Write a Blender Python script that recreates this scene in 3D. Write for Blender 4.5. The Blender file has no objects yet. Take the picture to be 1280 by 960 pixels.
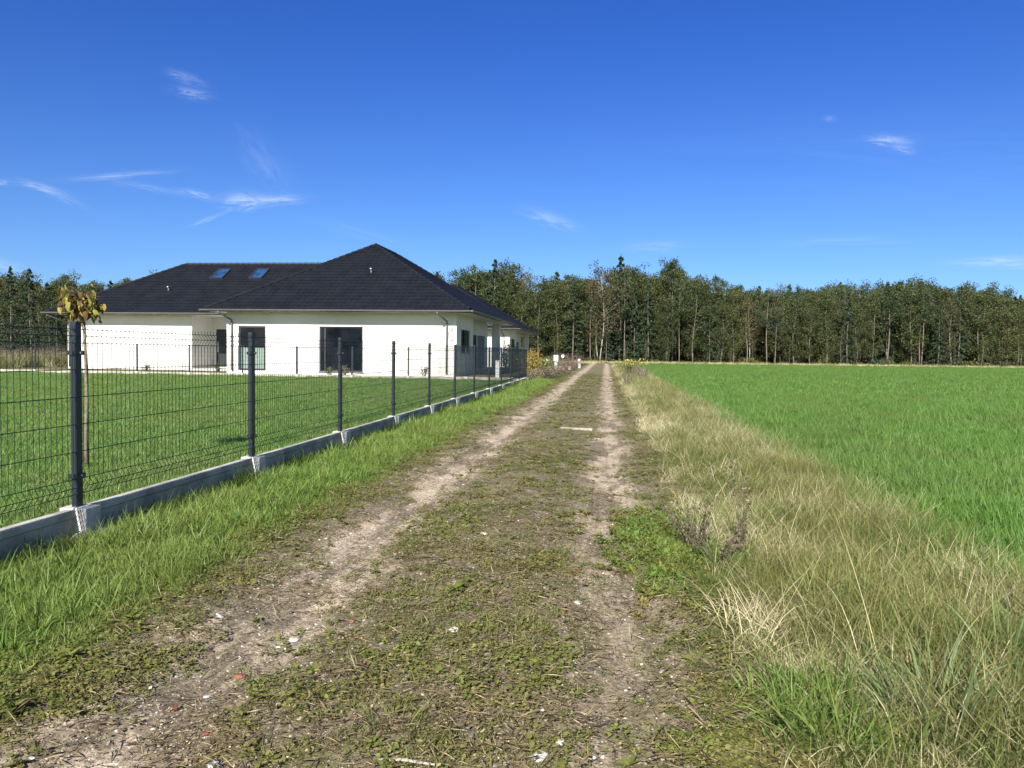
import bpy, math, random
import numpy as np
from mathutils import Vector, Matrix
R = math.radians
rng = np.random.default_rng(7)
random.seed(7)
scene = bpy.context.scene
C = scene.collection
PI = math.pi

# ------------------------------------------------------------------ camera
F = 962.0
CAMZ = 1.2
PITCH, ROLL = R(2.35), R(0.7)
CM = Matrix.Rotation(PI/2 - PITCH, 4, 'X') @ Matrix.Rotation(ROLL, 4, 'Z')
cam = bpy.data.objects.new('camera', bpy.data.cameras.new('camera'))
C.objects.link(cam)
cam.matrix_world = Matrix.Translation((0, 0, CAMZ)) @ CM
cam.data.sensor_width = 36; cam.data.lens = F/1280*36
cam.data.clip_start = .05; cam.data.clip_end = 6000
scene.camera = cam

def ray(px, py):
    d = Vector(((px-640)/F, (480-py)/F, -1))
    return (CM.to_3x3() @ d)
def at(px, py, Y):                       # surveyed point: picture position + distance in metres
    d = ray(px, py); t = Y/d.y
    return Vector((0, 0, CAMZ)) + d*t
def on_ground(px, py, z=0.0):
    d = ray(px, py); t = (z-CAMZ)/d.z
    return Vector((0, 0, CAMZ)) + d*t

# ------------------------------------------------------------------ helpers
def tag(o, label=None, cat=None, group=None, kind=None):
    if label: o['label'] = label
    if cat: o['category'] = cat
    if group: o['group'] = group
    if kind: o['kind'] = kind
    return o
def empty(name, loc=(0, 0, 0), rz=0):
    o = bpy.data.objects.new(name, None); C.objects.link(o)
    o.location = loc; o.rotation_euler = (0, 0, rz); o.empty_display_size = .2
    return o
class MB:
    def __init__(s): s.v = []; s.f = []
    def add(s, vs, fs):
        b = len(s.v); s.v += [tuple(v) for v in vs]; s.f += [tuple(i+b for i in f) for f in fs]; return s
    def box(s, x0, x1, y0, y1, z0, z1):
        vs = [(x0,y0,z0),(x1,y0,z0),(x1,y1,z0),(x0,y1,z0),(x0,y0,z1),(x1,y0,z1),(x1,y1,z1),(x0,y1,z1)]
        return s.add(vs, [(0,3,2,1),(4,5,6,7),(0,1,5,4),(1,2,6,5),(2,3,7,6),(3,0,4,7)])
    def tube(s, pts, rad, n=6, cap=True):
        pts = [Vector(p) for p in pts]
        if not hasattr(rad, '__len__'): rad = [rad]*len(pts)
        base = len(s.v); ref = None
        for i, p in enumerate(pts):
            t = (pts[min(i+1, len(pts)-1)] - pts[max(i-1, 0)]).normalized()
            if ref is None:
                ref = t.orthogonal().normalized()
            else:
                ref = (ref - t*ref.dot(t))
                ref = ref.normalized() if ref.length > 1e-6 else t.orthogonal().normalized()
            b = t.cross(ref)
            for k in range(n):
                a = 2*PI*(k+.5)/n
                s.v.append(tuple(p + (ref*math.cos(a) + b*math.sin(a))*rad[i]))
        for i in range(len(pts)-1):
            for k in range(n):
                a0 = base+i*n+k; a1 = base+i*n+(k+1) % n
                s.f.append((a0, a1, a1+n, a0+n))
        if cap:
            s.f.append(tuple(base+k for k in range(n))[::-1])
            s.f.append(tuple(base+(len(pts)-1)*n+k for k in range(n)))
        return s
    def mesh(s, name, m, smooth=False):
        me = bpy.data.meshes.new(name); me.from_pydata(s.v, [], s.f); me.update()
        if m: me.materials.append(m)
        if smooth: me.polygons.foreach_set('use_smooth', [True]*len(me.polygons))
        return me
    def build(s, name, m, parent=None, smooth=False, bevel=0, loc=None):
        o = bpy.data.objects.new(name, s.mesh(name, m, smooth)); C.objects.link(o)
        if parent: o.parent = parent
        if loc is not None: o.location = loc
        if bevel:
            b = o.modifiers.new('bevel', 'BEVEL'); b.width = bevel; b.segments = 2; b.limit_method = 'ANGLE'
        return o
def copy_tree(o, parent=None):
    c = o.copy(); C.objects.link(c)
    c.parent = parent
    for ch in [x for x in bpy.data.objects if x.parent == o]: copy_tree(ch, c)
    return c
def np_mesh(name, V, Fc, mat, attrs=None):
    """V (n,3), Fc (m,k) numpy, attrs {name: per-vertex floats}"""
    me = bpy.data.meshes.new(name)
    V = np.asarray(V, np.float32); Fc = np.asarray(Fc, np.int32)
    me.vertices.add(len(V)); me.vertices.foreach_set('co', V.ravel())
    k = Fc.shape[1]
    me.loops.add(Fc.size); me.loops.foreach_set('vertex_index', Fc.ravel())
    me.polygons.add(len(Fc)); me.polygons.foreach_set('loop_start', np.arange(0, Fc.size, k, dtype=np.int32))
    if attrs:
        for a, vals in attrs.items():
            at_ = me.attributes.new(a, 'FLOAT', 'POINT'); at_.data.foreach_set('value', np.asarray(vals, np.float32))
    me.update(calc_edges=True); me.validate()
    if mat: me.materials.append(mat)
    return me

# ------------------------------------------------------------------ node helpers
class NT:
    def __init__(s, tree): s.t = tree; s.n = tree.nodes; s.l = tree.links
    def new(s, typ, **kw):
        n = s.n.new(typ)
        for k, v in kw.items(): setattr(n, k, v)
        return n
    def put(s, sock, v):
        if isinstance(v, bpy.types.NodeSocket): s.l.new(v, sock)
        elif v is not None:
            if sock.type == 'RGBA' and len(v) == 3: v = (*v, 1)
            sock.default_value = v
    def m(s, op, a, b=None, c=None, clamp=False):
        n = s.new('ShaderNodeMath', operation=op, use_clamp=clamp)
        s.put(n.inputs[0], a); s.put(n.inputs[1], b); s.put(n.inputs[2], c)
        return n.outputs[0]
    def ss(s, v, a, b, lo=0., hi=1.):
        n = s.new('ShaderNodeMapRange', interpolation_type='SMOOTHSTEP')
        for i, x in enumerate((v, a, b, lo, hi)): s.put(n.inputs[i], x)
        return n.outputs[0]
    def mix(s, f, a, b, mode='MIX'):
        n = s.new('ShaderNodeMix', data_type='RGBA', blend_type=mode)
        s.put(n.inputs[0], f); s.put(n.inputs[6], a); s.put(n.inputs[7], b)
        return n.outputs[2]
    def noise(s, vec, scale, detail=3, rough=.55, dist=0):
        n = s.new('ShaderNodeTexNoise'); s.put(n.inputs['Vector'], vec)
        n.inputs['Scale'].default_value = scale; n.inputs['Detail'].default_value = detail
        n.inputs['Roughness'].default_value = rough; n.inputs['Distortion'].default_value = dist
        return n.outputs['Fac']
    def ramp(s, f, stops, interp='LINEAR'):
        n = s.new('ShaderNodeValToRGB'); s.put(n.inputs[0], f); cr = n.color_ramp; cr.interpolation = interp
        while len(cr.elements) < len(stops): cr.elements.new(.5)
        for e, (p, c) in zip(cr.elements, stops): e.position = p; e.color = (*c, 1)
        return n.outputs[0]
    def pos(s): return s.new('ShaderNodeNewGeometry').outputs['Position']
    def obj(s): return s.new('ShaderNodeTexCoord').outputs['Object']
    def xyz(s, v):
        n = s.new('ShaderNodeSeparateXYZ'); s.put(n.inputs[0], v); return n.outputs
    def vec(s, x, y, z=0.):
        n = s.new('ShaderNodeCombineXYZ'); s.put(n.inputs[0], x); s.put(n.inputs[1], y); s.put(n.inputs[2], z); return n.outputs[0]
    def vscale(s, v, sc):
        n = s.new('ShaderNodeVectorMath', operation='MULTIPLY'); s.put(n.inputs[0], v); n.inputs[1].default_value = sc; return n.outputs[0]
    def attr(s, name): return s.new('ShaderNodeAttribute', attribute_name=name).outputs['Fac']
def material(name):
    m = bpy.data.materials.new(name); m.use_nodes = True
    nt = NT(m.node_tree); b = m.node_tree.nodes['Principled BSDF']
    return m, nt, b
def simple(name, col, rough=.6, metal=0, var=.12, scale=6., bump=0., bscale=40., spec=.5):
    m, t, b = material(name)
    o = t.obj()
    n = t.noise(o, scale, 4, .6)
    f = t.ss(n, .3, .7)
    c = t.mix(f, tuple(x*(1-var) for x in col), tuple(min(1, x*(1+var)) for x in col))
    t.put(b.inputs['Base Color'], c); b.inputs['Roughness'].default_value = rough
    b.inputs['Metallic'].default_value = metal; b.inputs['Specular IOR Level'].default_value = spec
    if bump:
        bp = t.new('ShaderNodeBump'); bp.inputs['Strength'].default_value = bump; bp.inputs['Distance'].default_value = .01
        t.put(bp.inputs['Height'], t.noise(o, bscale, 3)); t.put(b.inputs['Normal'], bp.outputs[0])
    return m
def leaf_mat(name, stops, patch=None, transl=.35, rough=.55, inst_w=.5, pscale=.6, spec=.3):
    """colour ramp driven by per-blade tint + instance random; patch = (colour, amount) large scale patches"""
    m = bpy.data.materials.new(name); m.use_nodes = True
    t = NT(m.node_tree); b = t.n['Principled BSDF']; out = t.n['Material Output']
    inst = t.new('ShaderNodeObjectInfo').outputs['Random']
    f = t.m('ADD', t.m('MULTIPLY', t.attr('tint'), 1-inst_w), t.m('MULTIPLY', inst, inst_w))
    c = t.ramp(f, stops)
    if patch:
        p = t.noise(t.pos(), pscale, 3, .6)
        c = t.mix(t.m('MULTIPLY', t.ss(p, .42, .66), patch[1]), c, patch[0])
    t.put(b.inputs['Base Color'], c); b.inputs['Roughness'].default_value = rough
    b.inputs['Specular IOR Level'].default_value = spec
    if transl:
        tr = t.new('ShaderNodeBsdfTranslucent'); t.put(tr.inputs[0], t.mix(.4, c, (.5, .6, .1), 'MIX') if False else c)
        mx = t.new('ShaderNodeMixShader'); mx.inputs[0].default_value = transl
        t.l.new(b.outputs[0], mx.inputs[1]); t.l.new(tr.outputs[0], mx.inputs[2]); t.l.new(mx.outputs[0], out.inputs[0])
    return m

# ------------------------------------------------------------------ value noise for the terrain
_tab = np.random.default_rng(3).random((256, 256))
def vnoise(x, y, s):
    x = np.asarray(x)/s; y = np.asarray(y)/s
    xi = np.floor(x).astype(int); yi = np.floor(y).astype(int); fx = x-xi; fy = y-yi
    fx = fx*fx*(3-2*fx); fy = fy*fy*(3-2*fy)
    g = lambda i, j: _tab[i % 256, j % 256]
    return (g(xi,yi)*(1-fx)+g(xi+1,yi)*fx)*(1-fy)+(g(xi,yi+1)*(1-fx)+g(xi+1,yi+1)*fx)*fy - .5
def sst(x, a, b):
    t = np.clip((x-a)/(b-a), 0, 1); return t*t*(3-2*t)
SL = .122                                    # the track drifts right by 12 cm a metre
FX0, FS = -3.51, .1268                       # fence line  x = FX0 + FS*y
QL, QR = -1.50, .05                          # the two ruts
def rutc(q, y): return q + .12*vnoise(q*0, y, 3.1) + .06*vnoise(q*0+9, y, .9)
def gh(x, y):
    x = np.asarray(x, float); y = np.asarray(y, float)
    q = x - SL*y; w = rutc(q, y)
    near = sst(-y, -80, -60)
    z = -.035*np.exp(-((w-QL)/.22)**2) - .03*np.exp(-((w-QR)/.18)**2)
    z = z + .03*np.exp(-((w+.75)/.35)**2) + .05*np.exp(-((q-1.5)/.7)**2)
    inlawn = sst(-(x-FX0-FS*y), .05, .35)
    road = sst(q, -2.3, -2.0)*sst(-q, -.7, -.4)
    z = z + (.035*vnoise(x, y, .5) + .018*vnoise(x, y, .17)*(1-inlawn))*near + .06*vnoise(x, y, 5.)
    z = z + .006*vnoise(x, y, .06)*road
    z = z*near*(1-inlawn*.6) + inlawn*.02*near - .045*near*(1-inlawn)*sst(-q, 2.9, 3.3)
    return z
def gh1(x, y): return float(gh(np.array([x]), np.array([y]))[0])

# ------------------------------------------------------------------ materials
def ground_material():
    m, t, b = material('ground_soil')
    P = t.pos(); X, Y, Z = t.xyz(P)
    q = t.m('SUBTRACT', X, t.m('MULTIPLY', Y, SL))
    wob = t.m('MULTIPLY', t.m('SUBTRACT', t.noise(P, 1.1, 3), .5), .42)
    wob2 = t.m('MULTIPLY', t.m('SUBTRACT', t.noise(P, 7., 3), .5), .30)
    w = t.m('ADD', t.m('ADD', q, wob), wob2)
    band = lambda c, h0, h1: t.ss(t.m('ABSOLUTE', t.m('SUBTRACT', w, c)), h1, h0)
    fine = t.noise(P, 38, 5, .7); mid = t.noise(P, 6, 5, .65); big = t.noise(P, .9, 3, .5)
    soil = t.ramp(fine, [(.3, (.07, .055, .038)), (.5, (.155, .125, .088)), (.68, (.30, .25, .185))])
    moss = t.ramp(fine, [(.3, (.06, .057, .022)), (.55, (.135, .13, .048)), (.75, (.22, .20, .08))])
    dust = t.ramp(fine, [(.28, (.25, .20, .145)), (.5, (.41, .335, .25)), (.72, (.60, .50, .39))])
    # embedded grit
    vo = t.new('ShaderNodeTexVoronoi'); t.put(vo.inputs['Vector'], P); vo.inputs['Scale'].default_value = 85
    grit = t.ramp(t.xyz(vo.outputs['Color'])[0], [(0, (.12, .10, .08)), (.55, (.24, .20, .16)), (.86, (.42, .38, .32)), (.95, (.22, .12, .085)), (1, (.75, .72, .68))], 'CONSTANT')
    gm = t.m('MULTIPLY', t.ss(vo.outputs['Distance'], .42, .3), t.ss(t.xyz(vo.outputs['Color'])[1], .45, .5))
    base = t.mix(t.m('MULTIPLY', t.ss(mid, .40, .60), .85), soil, moss)
    rl = band(QL, .10, .38); rr = t.m('MULTIPLY', band(QR, .08, .36), t.ss(Y, 2.5, 6., .35, 1.))
    rut = t.m('MAXIMUM', rl, rr)
    base = t.mix(t.m('MULTIPLY', rut, .8), base, soil)
    # pale dusty streaks in the ruts
    sp = t.vec(t.m('MULTIPLY', q, 2.2), t.m('MULTIPLY', Y, .55), 0.)
    streak = t.ss(t.noise(sp, 1.6, 5, .65), .43, .57)
    dm = t.m('MULTIPLY', rut, streak)
    far_d = t.ss(Y, 8, 26)
    dm = t.m('MAXIMUM', dm, t.m('MULTIPLY', t.m('MULTIPLY', rut, far_d), .75))
    base = t.mix(t.m('MULTIPLY', dm, .95), base, dust)
    patchd = t.m('MULTIPLY', t.ss(t.noise(P, 2.4, 5, .7), .58, .7), .55)
    base = t.mix(patchd, base, dust)
    base = t.mix(t.m('MULTIPLY', gm, .75), base, grit)
    # outside of the track
    green = t.ramp(fine, [(.3, (.022, .03, .01)), (.6, (.055, .075, .02)), (.8, (.09, .10, .035))])
    straw = t.ramp(fine, [(.3, (.06, .05, .025)), (.6, (.15, .125, .06)), (.8, (.26, .22, .12))])
    lv = t.ss(w, -1.98, -2.3)
    base = t.mix(lv, base, green)
    rv = t.ss(w, .7, 1.1)
    base = t.mix(rv, base, straw)
    fld = t.ss(w, 1.95, 2.2)
    fieldc = t.ramp(fine, [(.3, (.02, .05, .008)), (.6, (.045, .10, .018)), (.8, (.06, .13, .02))])
    base = t.mix(fld, base, fieldc)
    # towards the wood: rough strip, then forest floor
    rough_ = t.mix(t.ss(big, .4, .6), (.17, .15, .07), (.07, .09, .03))
    base = t.mix(t.ss(t.m('ADD', Y, t.m('MULTIPLY', wob, 5)), 91, 93), base, rough_)
    base = t.mix(t.ss(Y, 96, 99), base, (.045, .036, .022))
    # behind the garden: rank dry grass
    bk = t.m('MULTIPLY', t.ss(Y, 34, 36), t.ss(w, -4.5, -5.5))
    base = t.mix(t.m('MULTIPLY', bk, t.ss(Y, 98, 94)), base, rough_)
    t.put(b.inputs['Base Color'], base)
    b.inputs['Roughness'].default_value = .95; b.inputs['Specular IOR Level'].default_value = .15
    bp = t.new('ShaderNodeBump'); bp.inputs['Strength'].default_value = .8; bp.inputs['Distance'].default_value = .02
    h = t.m('ADD', t.m('MULTIPLY', fine, .7), t.m('ADD', t.m('MULTIPLY', gm, .35), t.m('MULTIPLY', mid, .8)))
    t.put(bp.inputs['Height'], h); t.put(b.inputs['Normal'], bp.outputs[0])
    return m
M_ground = ground_material()

M = {}
M['anthracite'] = simple('anthracite_coating', (.010, .016, .026), .38, 0, .15, 9)
M['wire'] = simple('anthracite_wire', (.008, .012, .016), .45, 0, .1, 9)
M['concrete'] = simple('plinth_concrete', (.44, .44, .42), .85, 0, .22, 5, .5, 60, .2)
M['board'] = simple('plinth_board_concrete', (.33, .315, .285), .85, 0, .3, 3, .5, 60, .2)
M['mortar'] = simple('spilled_mortar', (.42, .39, .34), .95, 0, .25, 20, 1, 50, .1)
M['gutter'] = simple('gutter_steel', (.10, .105, .11), .4, 0, .1, 3)
M['frame'] = simple('window_frame', (.022, .025, .028), .4, 0, .1, 4)
M['white'] = simple('white_plastic', (.75, .75, .73), .5, 0, .06, 8)
M['whitewood'] = simple('weathered_board', (.30, .275, .23), .8, 0, .2, 14, .5, 60, .2)
M['panel'] = simple('grey_door_panel', (.12, .13, .135), .5, 0, .08, 3)
M['soffit'] = simple('soffit_board', (.72, .71, .67), .6, 0, .04, 3)
M['vent'] = simple('roof_vent', (.05, .05, .05), .4)

def render_wall():
    m, t, b = material('white_render')
    P = t.obj(); X, Y, Z = t.xyz(P)
    n = t.noise(P, .7, 4, .6); n2 = t.noise(t.vscale(P, (3, 3, .6)), 1.2, 4, .6)
    c = t.mix(t.ss(n, .3, .7), (.68, .67, .64), (.75, .74, .715))
    low = t.m('MULTIPLY', t.ss(Z, .9, .15), t.ss(n2, .42, .7))
    c = t.mix(t.m('MULTIPLY', low, .5), c, (.46, .40, .32))
    t.put(b.inputs['Base Color'], c); b.inputs['Roughness'].default_value = .9; b.inputs['Specular IOR Level'].default_value = .15
    bp = t.new('ShaderNodeBump'); bp.inputs['Strength'].default_value = .3; bp.inputs['Distance'].default_value = .004
    t.put(bp.inputs['Height'], t.noise(P, 90, 2)); t.put(b.inputs['Normal'], bp.outputs[0])
    return m
M['wall'] = render_wall()
def tile_mat():
    m, t, b = material('graphite_roof_tile')
    P = t.obj()
    c = t.mix(t.ss(t.noise(P, 1.4, 4, .6), .3, .7), (.0065, .0075, .0105), (.011, .0125, .0165))
    c = t.mix(t.m('MULTIPLY', t.ss(t.noise(P, 14, 3), .45, .75), .35), c, (.022, .022, .027))
    t.put(b.inputs['Base Color'], c); b.inputs['Roughness'].default_value = .5; b.inputs['Specular IOR Level'].default_value = .25
    return m
M['tile'] = tile_mat()
def glass_mat(name, tint, rough=.03):
    m, t, b = material(name)
    P = t.obj()
    c = t.mix(t.ss(t.noise(P, 1.3, 3), .35, .65), tint, tuple(x*1.8+.004 for x in tint))
    t.put(b.inputs['Base Color'], c); b.inputs['Roughness'].default_value = rough
    b.inputs['Specular IOR Level'].default_value = .15
    b.inputs['Coat Roughness'].default_value = .02
    return m
M['glass'] = glass_mat('dark_window_glass', (.002, .0035, .006))
M['roofglass'] = glass_mat('roof_window_glass', (.008, .028, .08))

# ------------------------------------------------------------------ ground
def axis(segs):
    out = []
    for a, b, st in segs:
        n = max(1, int(round((b-a)/st))); out += list(np.linspace(a, b, n, endpoint=False))
    out.append(segs[-1][1]); return np.array(out)
qs = axis([(-2500,-300,550),(-300,-60,40),(-60,-12,4),(-12,-4,.5),(-4,-3.3,.1),(-3.3,2.6,.055),(2.6,8,.4),(8,40,3),(40,200,20),(200,2500,500)])
ys = axis([(-3000,-100,400),(-100,-5,15),(-5,1.2,.5),(1.2,9,.055),(9,18,.11),(18,40,.3),(40,110,1.5),(110,400,30),(400,3500,500)])
QQ, YY = np.meshgrid(qs, ys); XX = QQ + SL*YY; ZZ = gh(XX, YY)
nx, ny = len(qs), len(ys)
GV = np.stack([XX.ravel(), YY.ravel(), ZZ.ravel()], 1)
idx = np.arange(nx*ny).reshape(ny, nx)
GF = np.stack([idx[:-1,:-1].ravel(), idx[:-1,1:].ravel(), idx[1:,1:].ravel(), idx[1:,:-1].ravel()], 1)
def ground_part(name, sel, dz, keep):
    Fc = GF[sel]; used = np.unique(Fc); rem = -np.ones(len(GV), int); rem[used] = np.arange(len(used))
    V = GV[used].copy(); V[:, 2] += dz
    me = np_mesh(name, V, rem[Fc], M_ground); me.polygons.foreach_set('use_smooth', [True]*len(me.polygons))
    o = bpy.data.objects.new(name, me); C.objects.link(o); tag(o, kind='structure'); return o
allf = np.ones(len(GF), bool)
ground_part('ground', allf, 0, True)
qc = QQ.ravel()[GF[:, 0]]; yc = YY.ravel()[GF[:, 0]]; xc = XX.ravel()[GF[:, 0]]
ground_part('dirt_track', (qc > -2.05) & (qc < .5) & (yc > -5) & (yc < 72), .004, True)
ground_part('lawn', (xc < FX0+FS*yc-.35) & (yc > -5) & (yc < 32.0) & (qc > -60), .004, True)
ground_part('field', (qc > 2.35) & (yc > -5) & (yc < 91) & (qc < 180), .004, True)

# ------------------------------------------------------------------ blades and scatter
def blades(n, rad, h, w, lean=.5, bend=.5, seg=3, seed=0, fold=0, centre=0):
    """n grass blades inside a disc; returns mesh arrays with per-vertex tint"""
    g = np.random.default_rng(seed)
    a = g.random(n)*2*PI; r = rad*np.sqrt(g.random(n))
    bx, by = r*np.cos(a), r*np.sin(a)
    H = h[0] + (h[1]-h[0])*g.random(n)
    W = w*(.7+.6*g.random(n))
    th = g.random(n)*2*PI
    if centre: th = np.where(g.random(n) < centre, a + g.normal(0, .4, n), th)
    ln = lean*(.3+g.random(n)); bd = bend*g.random(n)*1.6
    dx, dy = np.cos(th), np.sin(th)
    fa = g.random(n)*PI*2; sx, sy = np.cos(fa), np.sin(fa)
    ti = g.random(n)
    V = []; T = []
    for i in range(seg+1):
        s = i/seg
        ang = ln + bd*s
        hor = H*(np.sin(ln)*s + (np.sin(ln+bd)-np.sin(ln))*s*s*.6)
        ver = H*s*np.cos(np.minimum(ang, 1.7)*.9)
        wd = W*(1-s**1.6)*.5 if i < seg else W*0
        cx, cy = bx+dx*hor, by+dy*hor
        if i < seg:
            V.append(np.stack([cx-sx*wd, cy-sy*wd, ver], 1)); V.append(np.stack([cx+sx*wd, cy+sy*wd, ver], 1))
        else:
            V.append(np.stack([cx, cy, ver], 1))
        T += [ti]*(2 if i < seg else 1)
    nv = 2*seg+1
    V = np.stack(V, 1).reshape(-1, 3); T = np.stack(T, 1).ravel()
    base = np.arange(n)*nv
    tris = []
    for i in range(seg):
        a0, a1 = 2*i, 2*i+1
        if i < seg-1:
            tris += [(a0, a1, a1+2), (a0, a1+2, a0+2)]
        else: tris.append((a0, a1, 2*seg))
    Fc = (base[:, None, None] + np.array(tris)[None]).reshape(-1, 3)
    return V, Fc, T
def leaves(P, D, size, asp=.6, seed=0, up=.0, quad=True):
    """one folded leaf per point; P (n,3) positions, D (n,3) pointing direction"""
    g = np.random.default_rng(seed); n = len(P)
    D = D/np.maximum(np.linalg.norm(D, axis=1, keepdims=True), 1e-6)
    rnd = g.normal(size=(n, 3)); rnd[:, 2] += up
    S = np.cross(D, rnd); S /= np.maximum(np.linalg.norm(S, axis=1, keepdims=True), 1e-6)
    L = (size*(.6+.8*g.random(n)))[:, None]
    Nn = np.cross(S, D)
    a = P; m1 = P+D*L*.45+S*L*asp*.5; m2 = P+D*L*.45-S*L*asp*.5; tip = P+D*L - Nn*L*.12
    V = np.stack([a, m1, tip, m2], 1).reshape(-1, 3)
    b = np.arange(n)*4
    Fc = np.stack([b, b+1, b+2, b, b+2, b+3], 1).reshape(-1, 3)
    T = np.repeat(g.random(n), 4)
    return V, Fc, T
def broad(P, D, size, asp=.6, seed=0, up=0., droop=.15):
    """rounded folded leaves, seven points each"""
    g = np.random.default_rng(seed); n = len(P)
    D = D/np.maximum(np.linalg.norm(D, axis=1, keepdims=True), 1e-6)
    rnd = g.normal(size=(n, 3)); rnd[:, 2] += up
    S = np.cross(D, rnd); S /= np.maximum(np.linalg.norm(S, axis=1, keepdims=True), 1e-6)
    N = np.cross(S, D); N = np.where(N[:, 2:3] < 0, -N, N)
    L = (size*(.55+.8*g.random(n)))[:, None]; W = L*asp*(.8+.4*g.random((n, 1)))
    pt = lambda a, b, c: P + D*L*a + S*W*b + N*L*c
    V = np.stack([pt(0,0,0), pt(.22,.36,.06), pt(.6,.46,.0-droop*.4), pt(1,0,-droop*1.6), pt(.6,-.46,-droop*.4), pt(.22,-.36,.06), pt(.5,0,-.06)], 1).reshape(-1, 3)
    b = np.arange(n)*7
    Fc = np.concatenate([np.stack([b+6, b+i, b+(i+1) % 6], 1) for i in range(6)])
    return V, Fc, np.repeat(g.random(n), 7)
def merge(parts):
    Vs, Fs, Ts = [], [], []; o = 0
    for V, Fc, T in parts:
        Vs.append(V); Fs.append(Fc+o); Ts.append(T); o += len(V)
    return np.concatenate(Vs), np.concatenate(Fs), np.concatenate(Ts)
def proto(name, arr, mat):
    V, Fc, T = arr
    me = np_mesh(name, V, Fc, mat, {'tint': T})
    return bpy.data.objects.new(name, me)
_tree_cache = {}
def scatter(name, protos, X, Y, Z, scl, label=None, cat=None, tilt=.12, rot=None, zs=None):
    """one 'stuff' object: points carry rotation, scale, choice of clump"""
    col = bpy.data.collections.new(name+'_clumps')
    for i, p in enumerate(protos):
        p.name = '%s_clump_%02d' % (name, i); col.objects.link(p)
    n = len(X)
    me = bpy.data.meshes.new(name); me.vertices.add(n)
    me.vertices.foreach_set('co', np.stack([X, Y, Z], 1).astype(np.float32).ravel())
    g = np.random.default_rng(len(name)*7+n)
    rt = np.stack([g.normal(0, tilt, n), g.normal(0, tilt, n), g.random(n)*2*PI if rot is None else rot], 1)
    a = me.attributes.new('rot', 'FLOAT_VECTOR', 'POINT'); a.data.foreach_set('vector', rt.astype(np.float32).ravel())
    s3 = np.stack([scl, scl, scl*(1 if zs is None else zs)], 1)
    a = me.attributes.new('scl', 'FLOAT_VECTOR', 'POINT'); a.data.foreach_set('vector', s3.astype(np.float32).ravel())
    a = me.attributes.new('idx', 'INT', 'POINT'); a.data.foreach_set('value', g.integers(0, len(protos), n).astype(np.int32))
    o = bpy.data.objects.new(name, me); C.objects.link(o)
    ng = bpy.data.node_groups.new(name+'_scatter', 'GeometryNodeTree')
    ng.interface.new_socket('Geometry', in_out='INPUT', socket_type='NodeSocketGeometry')
    ng.interface.new_socket('Geometry', in_out='OUTPUT', socket_type='NodeSocketGeometry')
    N = ng.nodes; L = ng.links
    gi = N.new('NodeGroupInput'); go = N.new('NodeGroupOutput')
    ci = N.new('GeometryNodeCollectionInfo'); ci.inputs['Collection'].default_value = col
    ci.inputs['Separate Children'].default_value = True; ci.inputs['Reset Children'].default_value = True
    ip = N.new('GeometryNodeInstanceOnPoints'); ip.inputs['Pick Instance'].default_value = True
    def na(nm, ty):
        x = N.new('GeometryNodeInputNamedAttribute'); x.data_type = ty; x.inputs['Name'].default_value = nm
        return [s for s in x.outputs if s.enabled and s.name == 'Attribute'][0]
    L.new(gi.outputs[0], ip.inputs['Points']); L.new(ci.outputs[0], ip.inputs['Instance'])
    L.new(na('idx', 'INT'), ip.inputs['Instance Index']); 
    er = N.new('FunctionNodeEulerToRotation'); L.new(na('rot', 'FLOAT_VECTOR'), er.inputs[0]); L.new(er.outputs[0], ip.inputs['Rotation'])
    L.new(na('scl', 'FLOAT_VECTOR'), ip.inputs['Scale'])
    L.new(ip.outputs[0], go.inputs[0])
    md = o.modifiers.new('scatter', 'NODES'); md.node_group = ng
    tag(o, label, cat, kind='stuff')
    return o
def sample(n, q0, q1, y0, y1, power=1., g=rng, margin=.9):
    """random points between q0..q1, thinner with distance: density ~ 1/Y^power"""
    u = g.random(n)
    if abs(power-1) < 1e-3: Y = y0*(y1/y0)**u
    else: e = 1-power; Y = (y0**e + u*(y1**e-y0**e))**(1/e)
    q = q0 + (q1-q0)*g.random(n); X = q+SL*Y
    k = np.abs(X) < Y*margin*.75+.6
    return X[k], Y[k], q[k]

# palettes (leaf albedo)
G_VERGE = leaf_mat('verge_grass_blade', [(0,(.05,.10,.016)),(.4,(.10,.185,.03)),(.75,(.19,.275,.055)),(1,(.42,.40,.17))], ((.18,.21,.055),.5), .35)
G_LAWN = leaf_mat('lawn_blade', [(0,(.055,.115,.02)),(.5,(.11,.21,.04)),(.85,(.19,.29,.075)),(1,(.36,.35,.15))], ((.165,.205,.06),.5), .3, pscale=.5)
G_FIELD = leaf_mat('field_blade', [(0,(.065,.14,.028)),(.5,(.11,.225,.043)),(.9,(.155,.28,.06)),(1,(.22,.30,.085))], ((.13,.19,.05),.7), .4, pscale=.35)
G_DRY = leaf_mat('dry_stalk', [(0,(.26,.22,.12)),(.35,(.42,.37,.21)),(.7,(.58,.52,.33)),(1,(.74,.69,.50))], ((.33,.31,.14),.5), .25, pscale=.8)
G_LONG = leaf_mat('long_grass_blade', [(0,(.055,.08,.018)),(.45,(.10,.13,.03)),(.8,(.19,.20,.06)),(1,(.42,.37,.18))], ((.23,.21,.08),.6), .3, pscale=.9)
G_WEED = leaf_mat('weed_leaf', [(0,(.07,.09,.02)),(.5,(.13,.155,.032)),(.85,(.19,.21,.05)),(1,(.32,.26,.09))], ((.20,.16,.06),.7), .3, pscale=1.5)
G_TUSS = leaf_mat('tussock_blade', [(0,(.08,.14,.05)),(.5,(.14,.20,.08)),(.85,(.22,.28,.12)),(1,(.46,.43,.24))], None, .3)
G_DEAD = leaf_mat('dead_weed_stem', [(0,(.035,.028,.02)),(.5,(.075,.06,.042)),(1,(.17,.14,.09))], None, .1)

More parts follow.
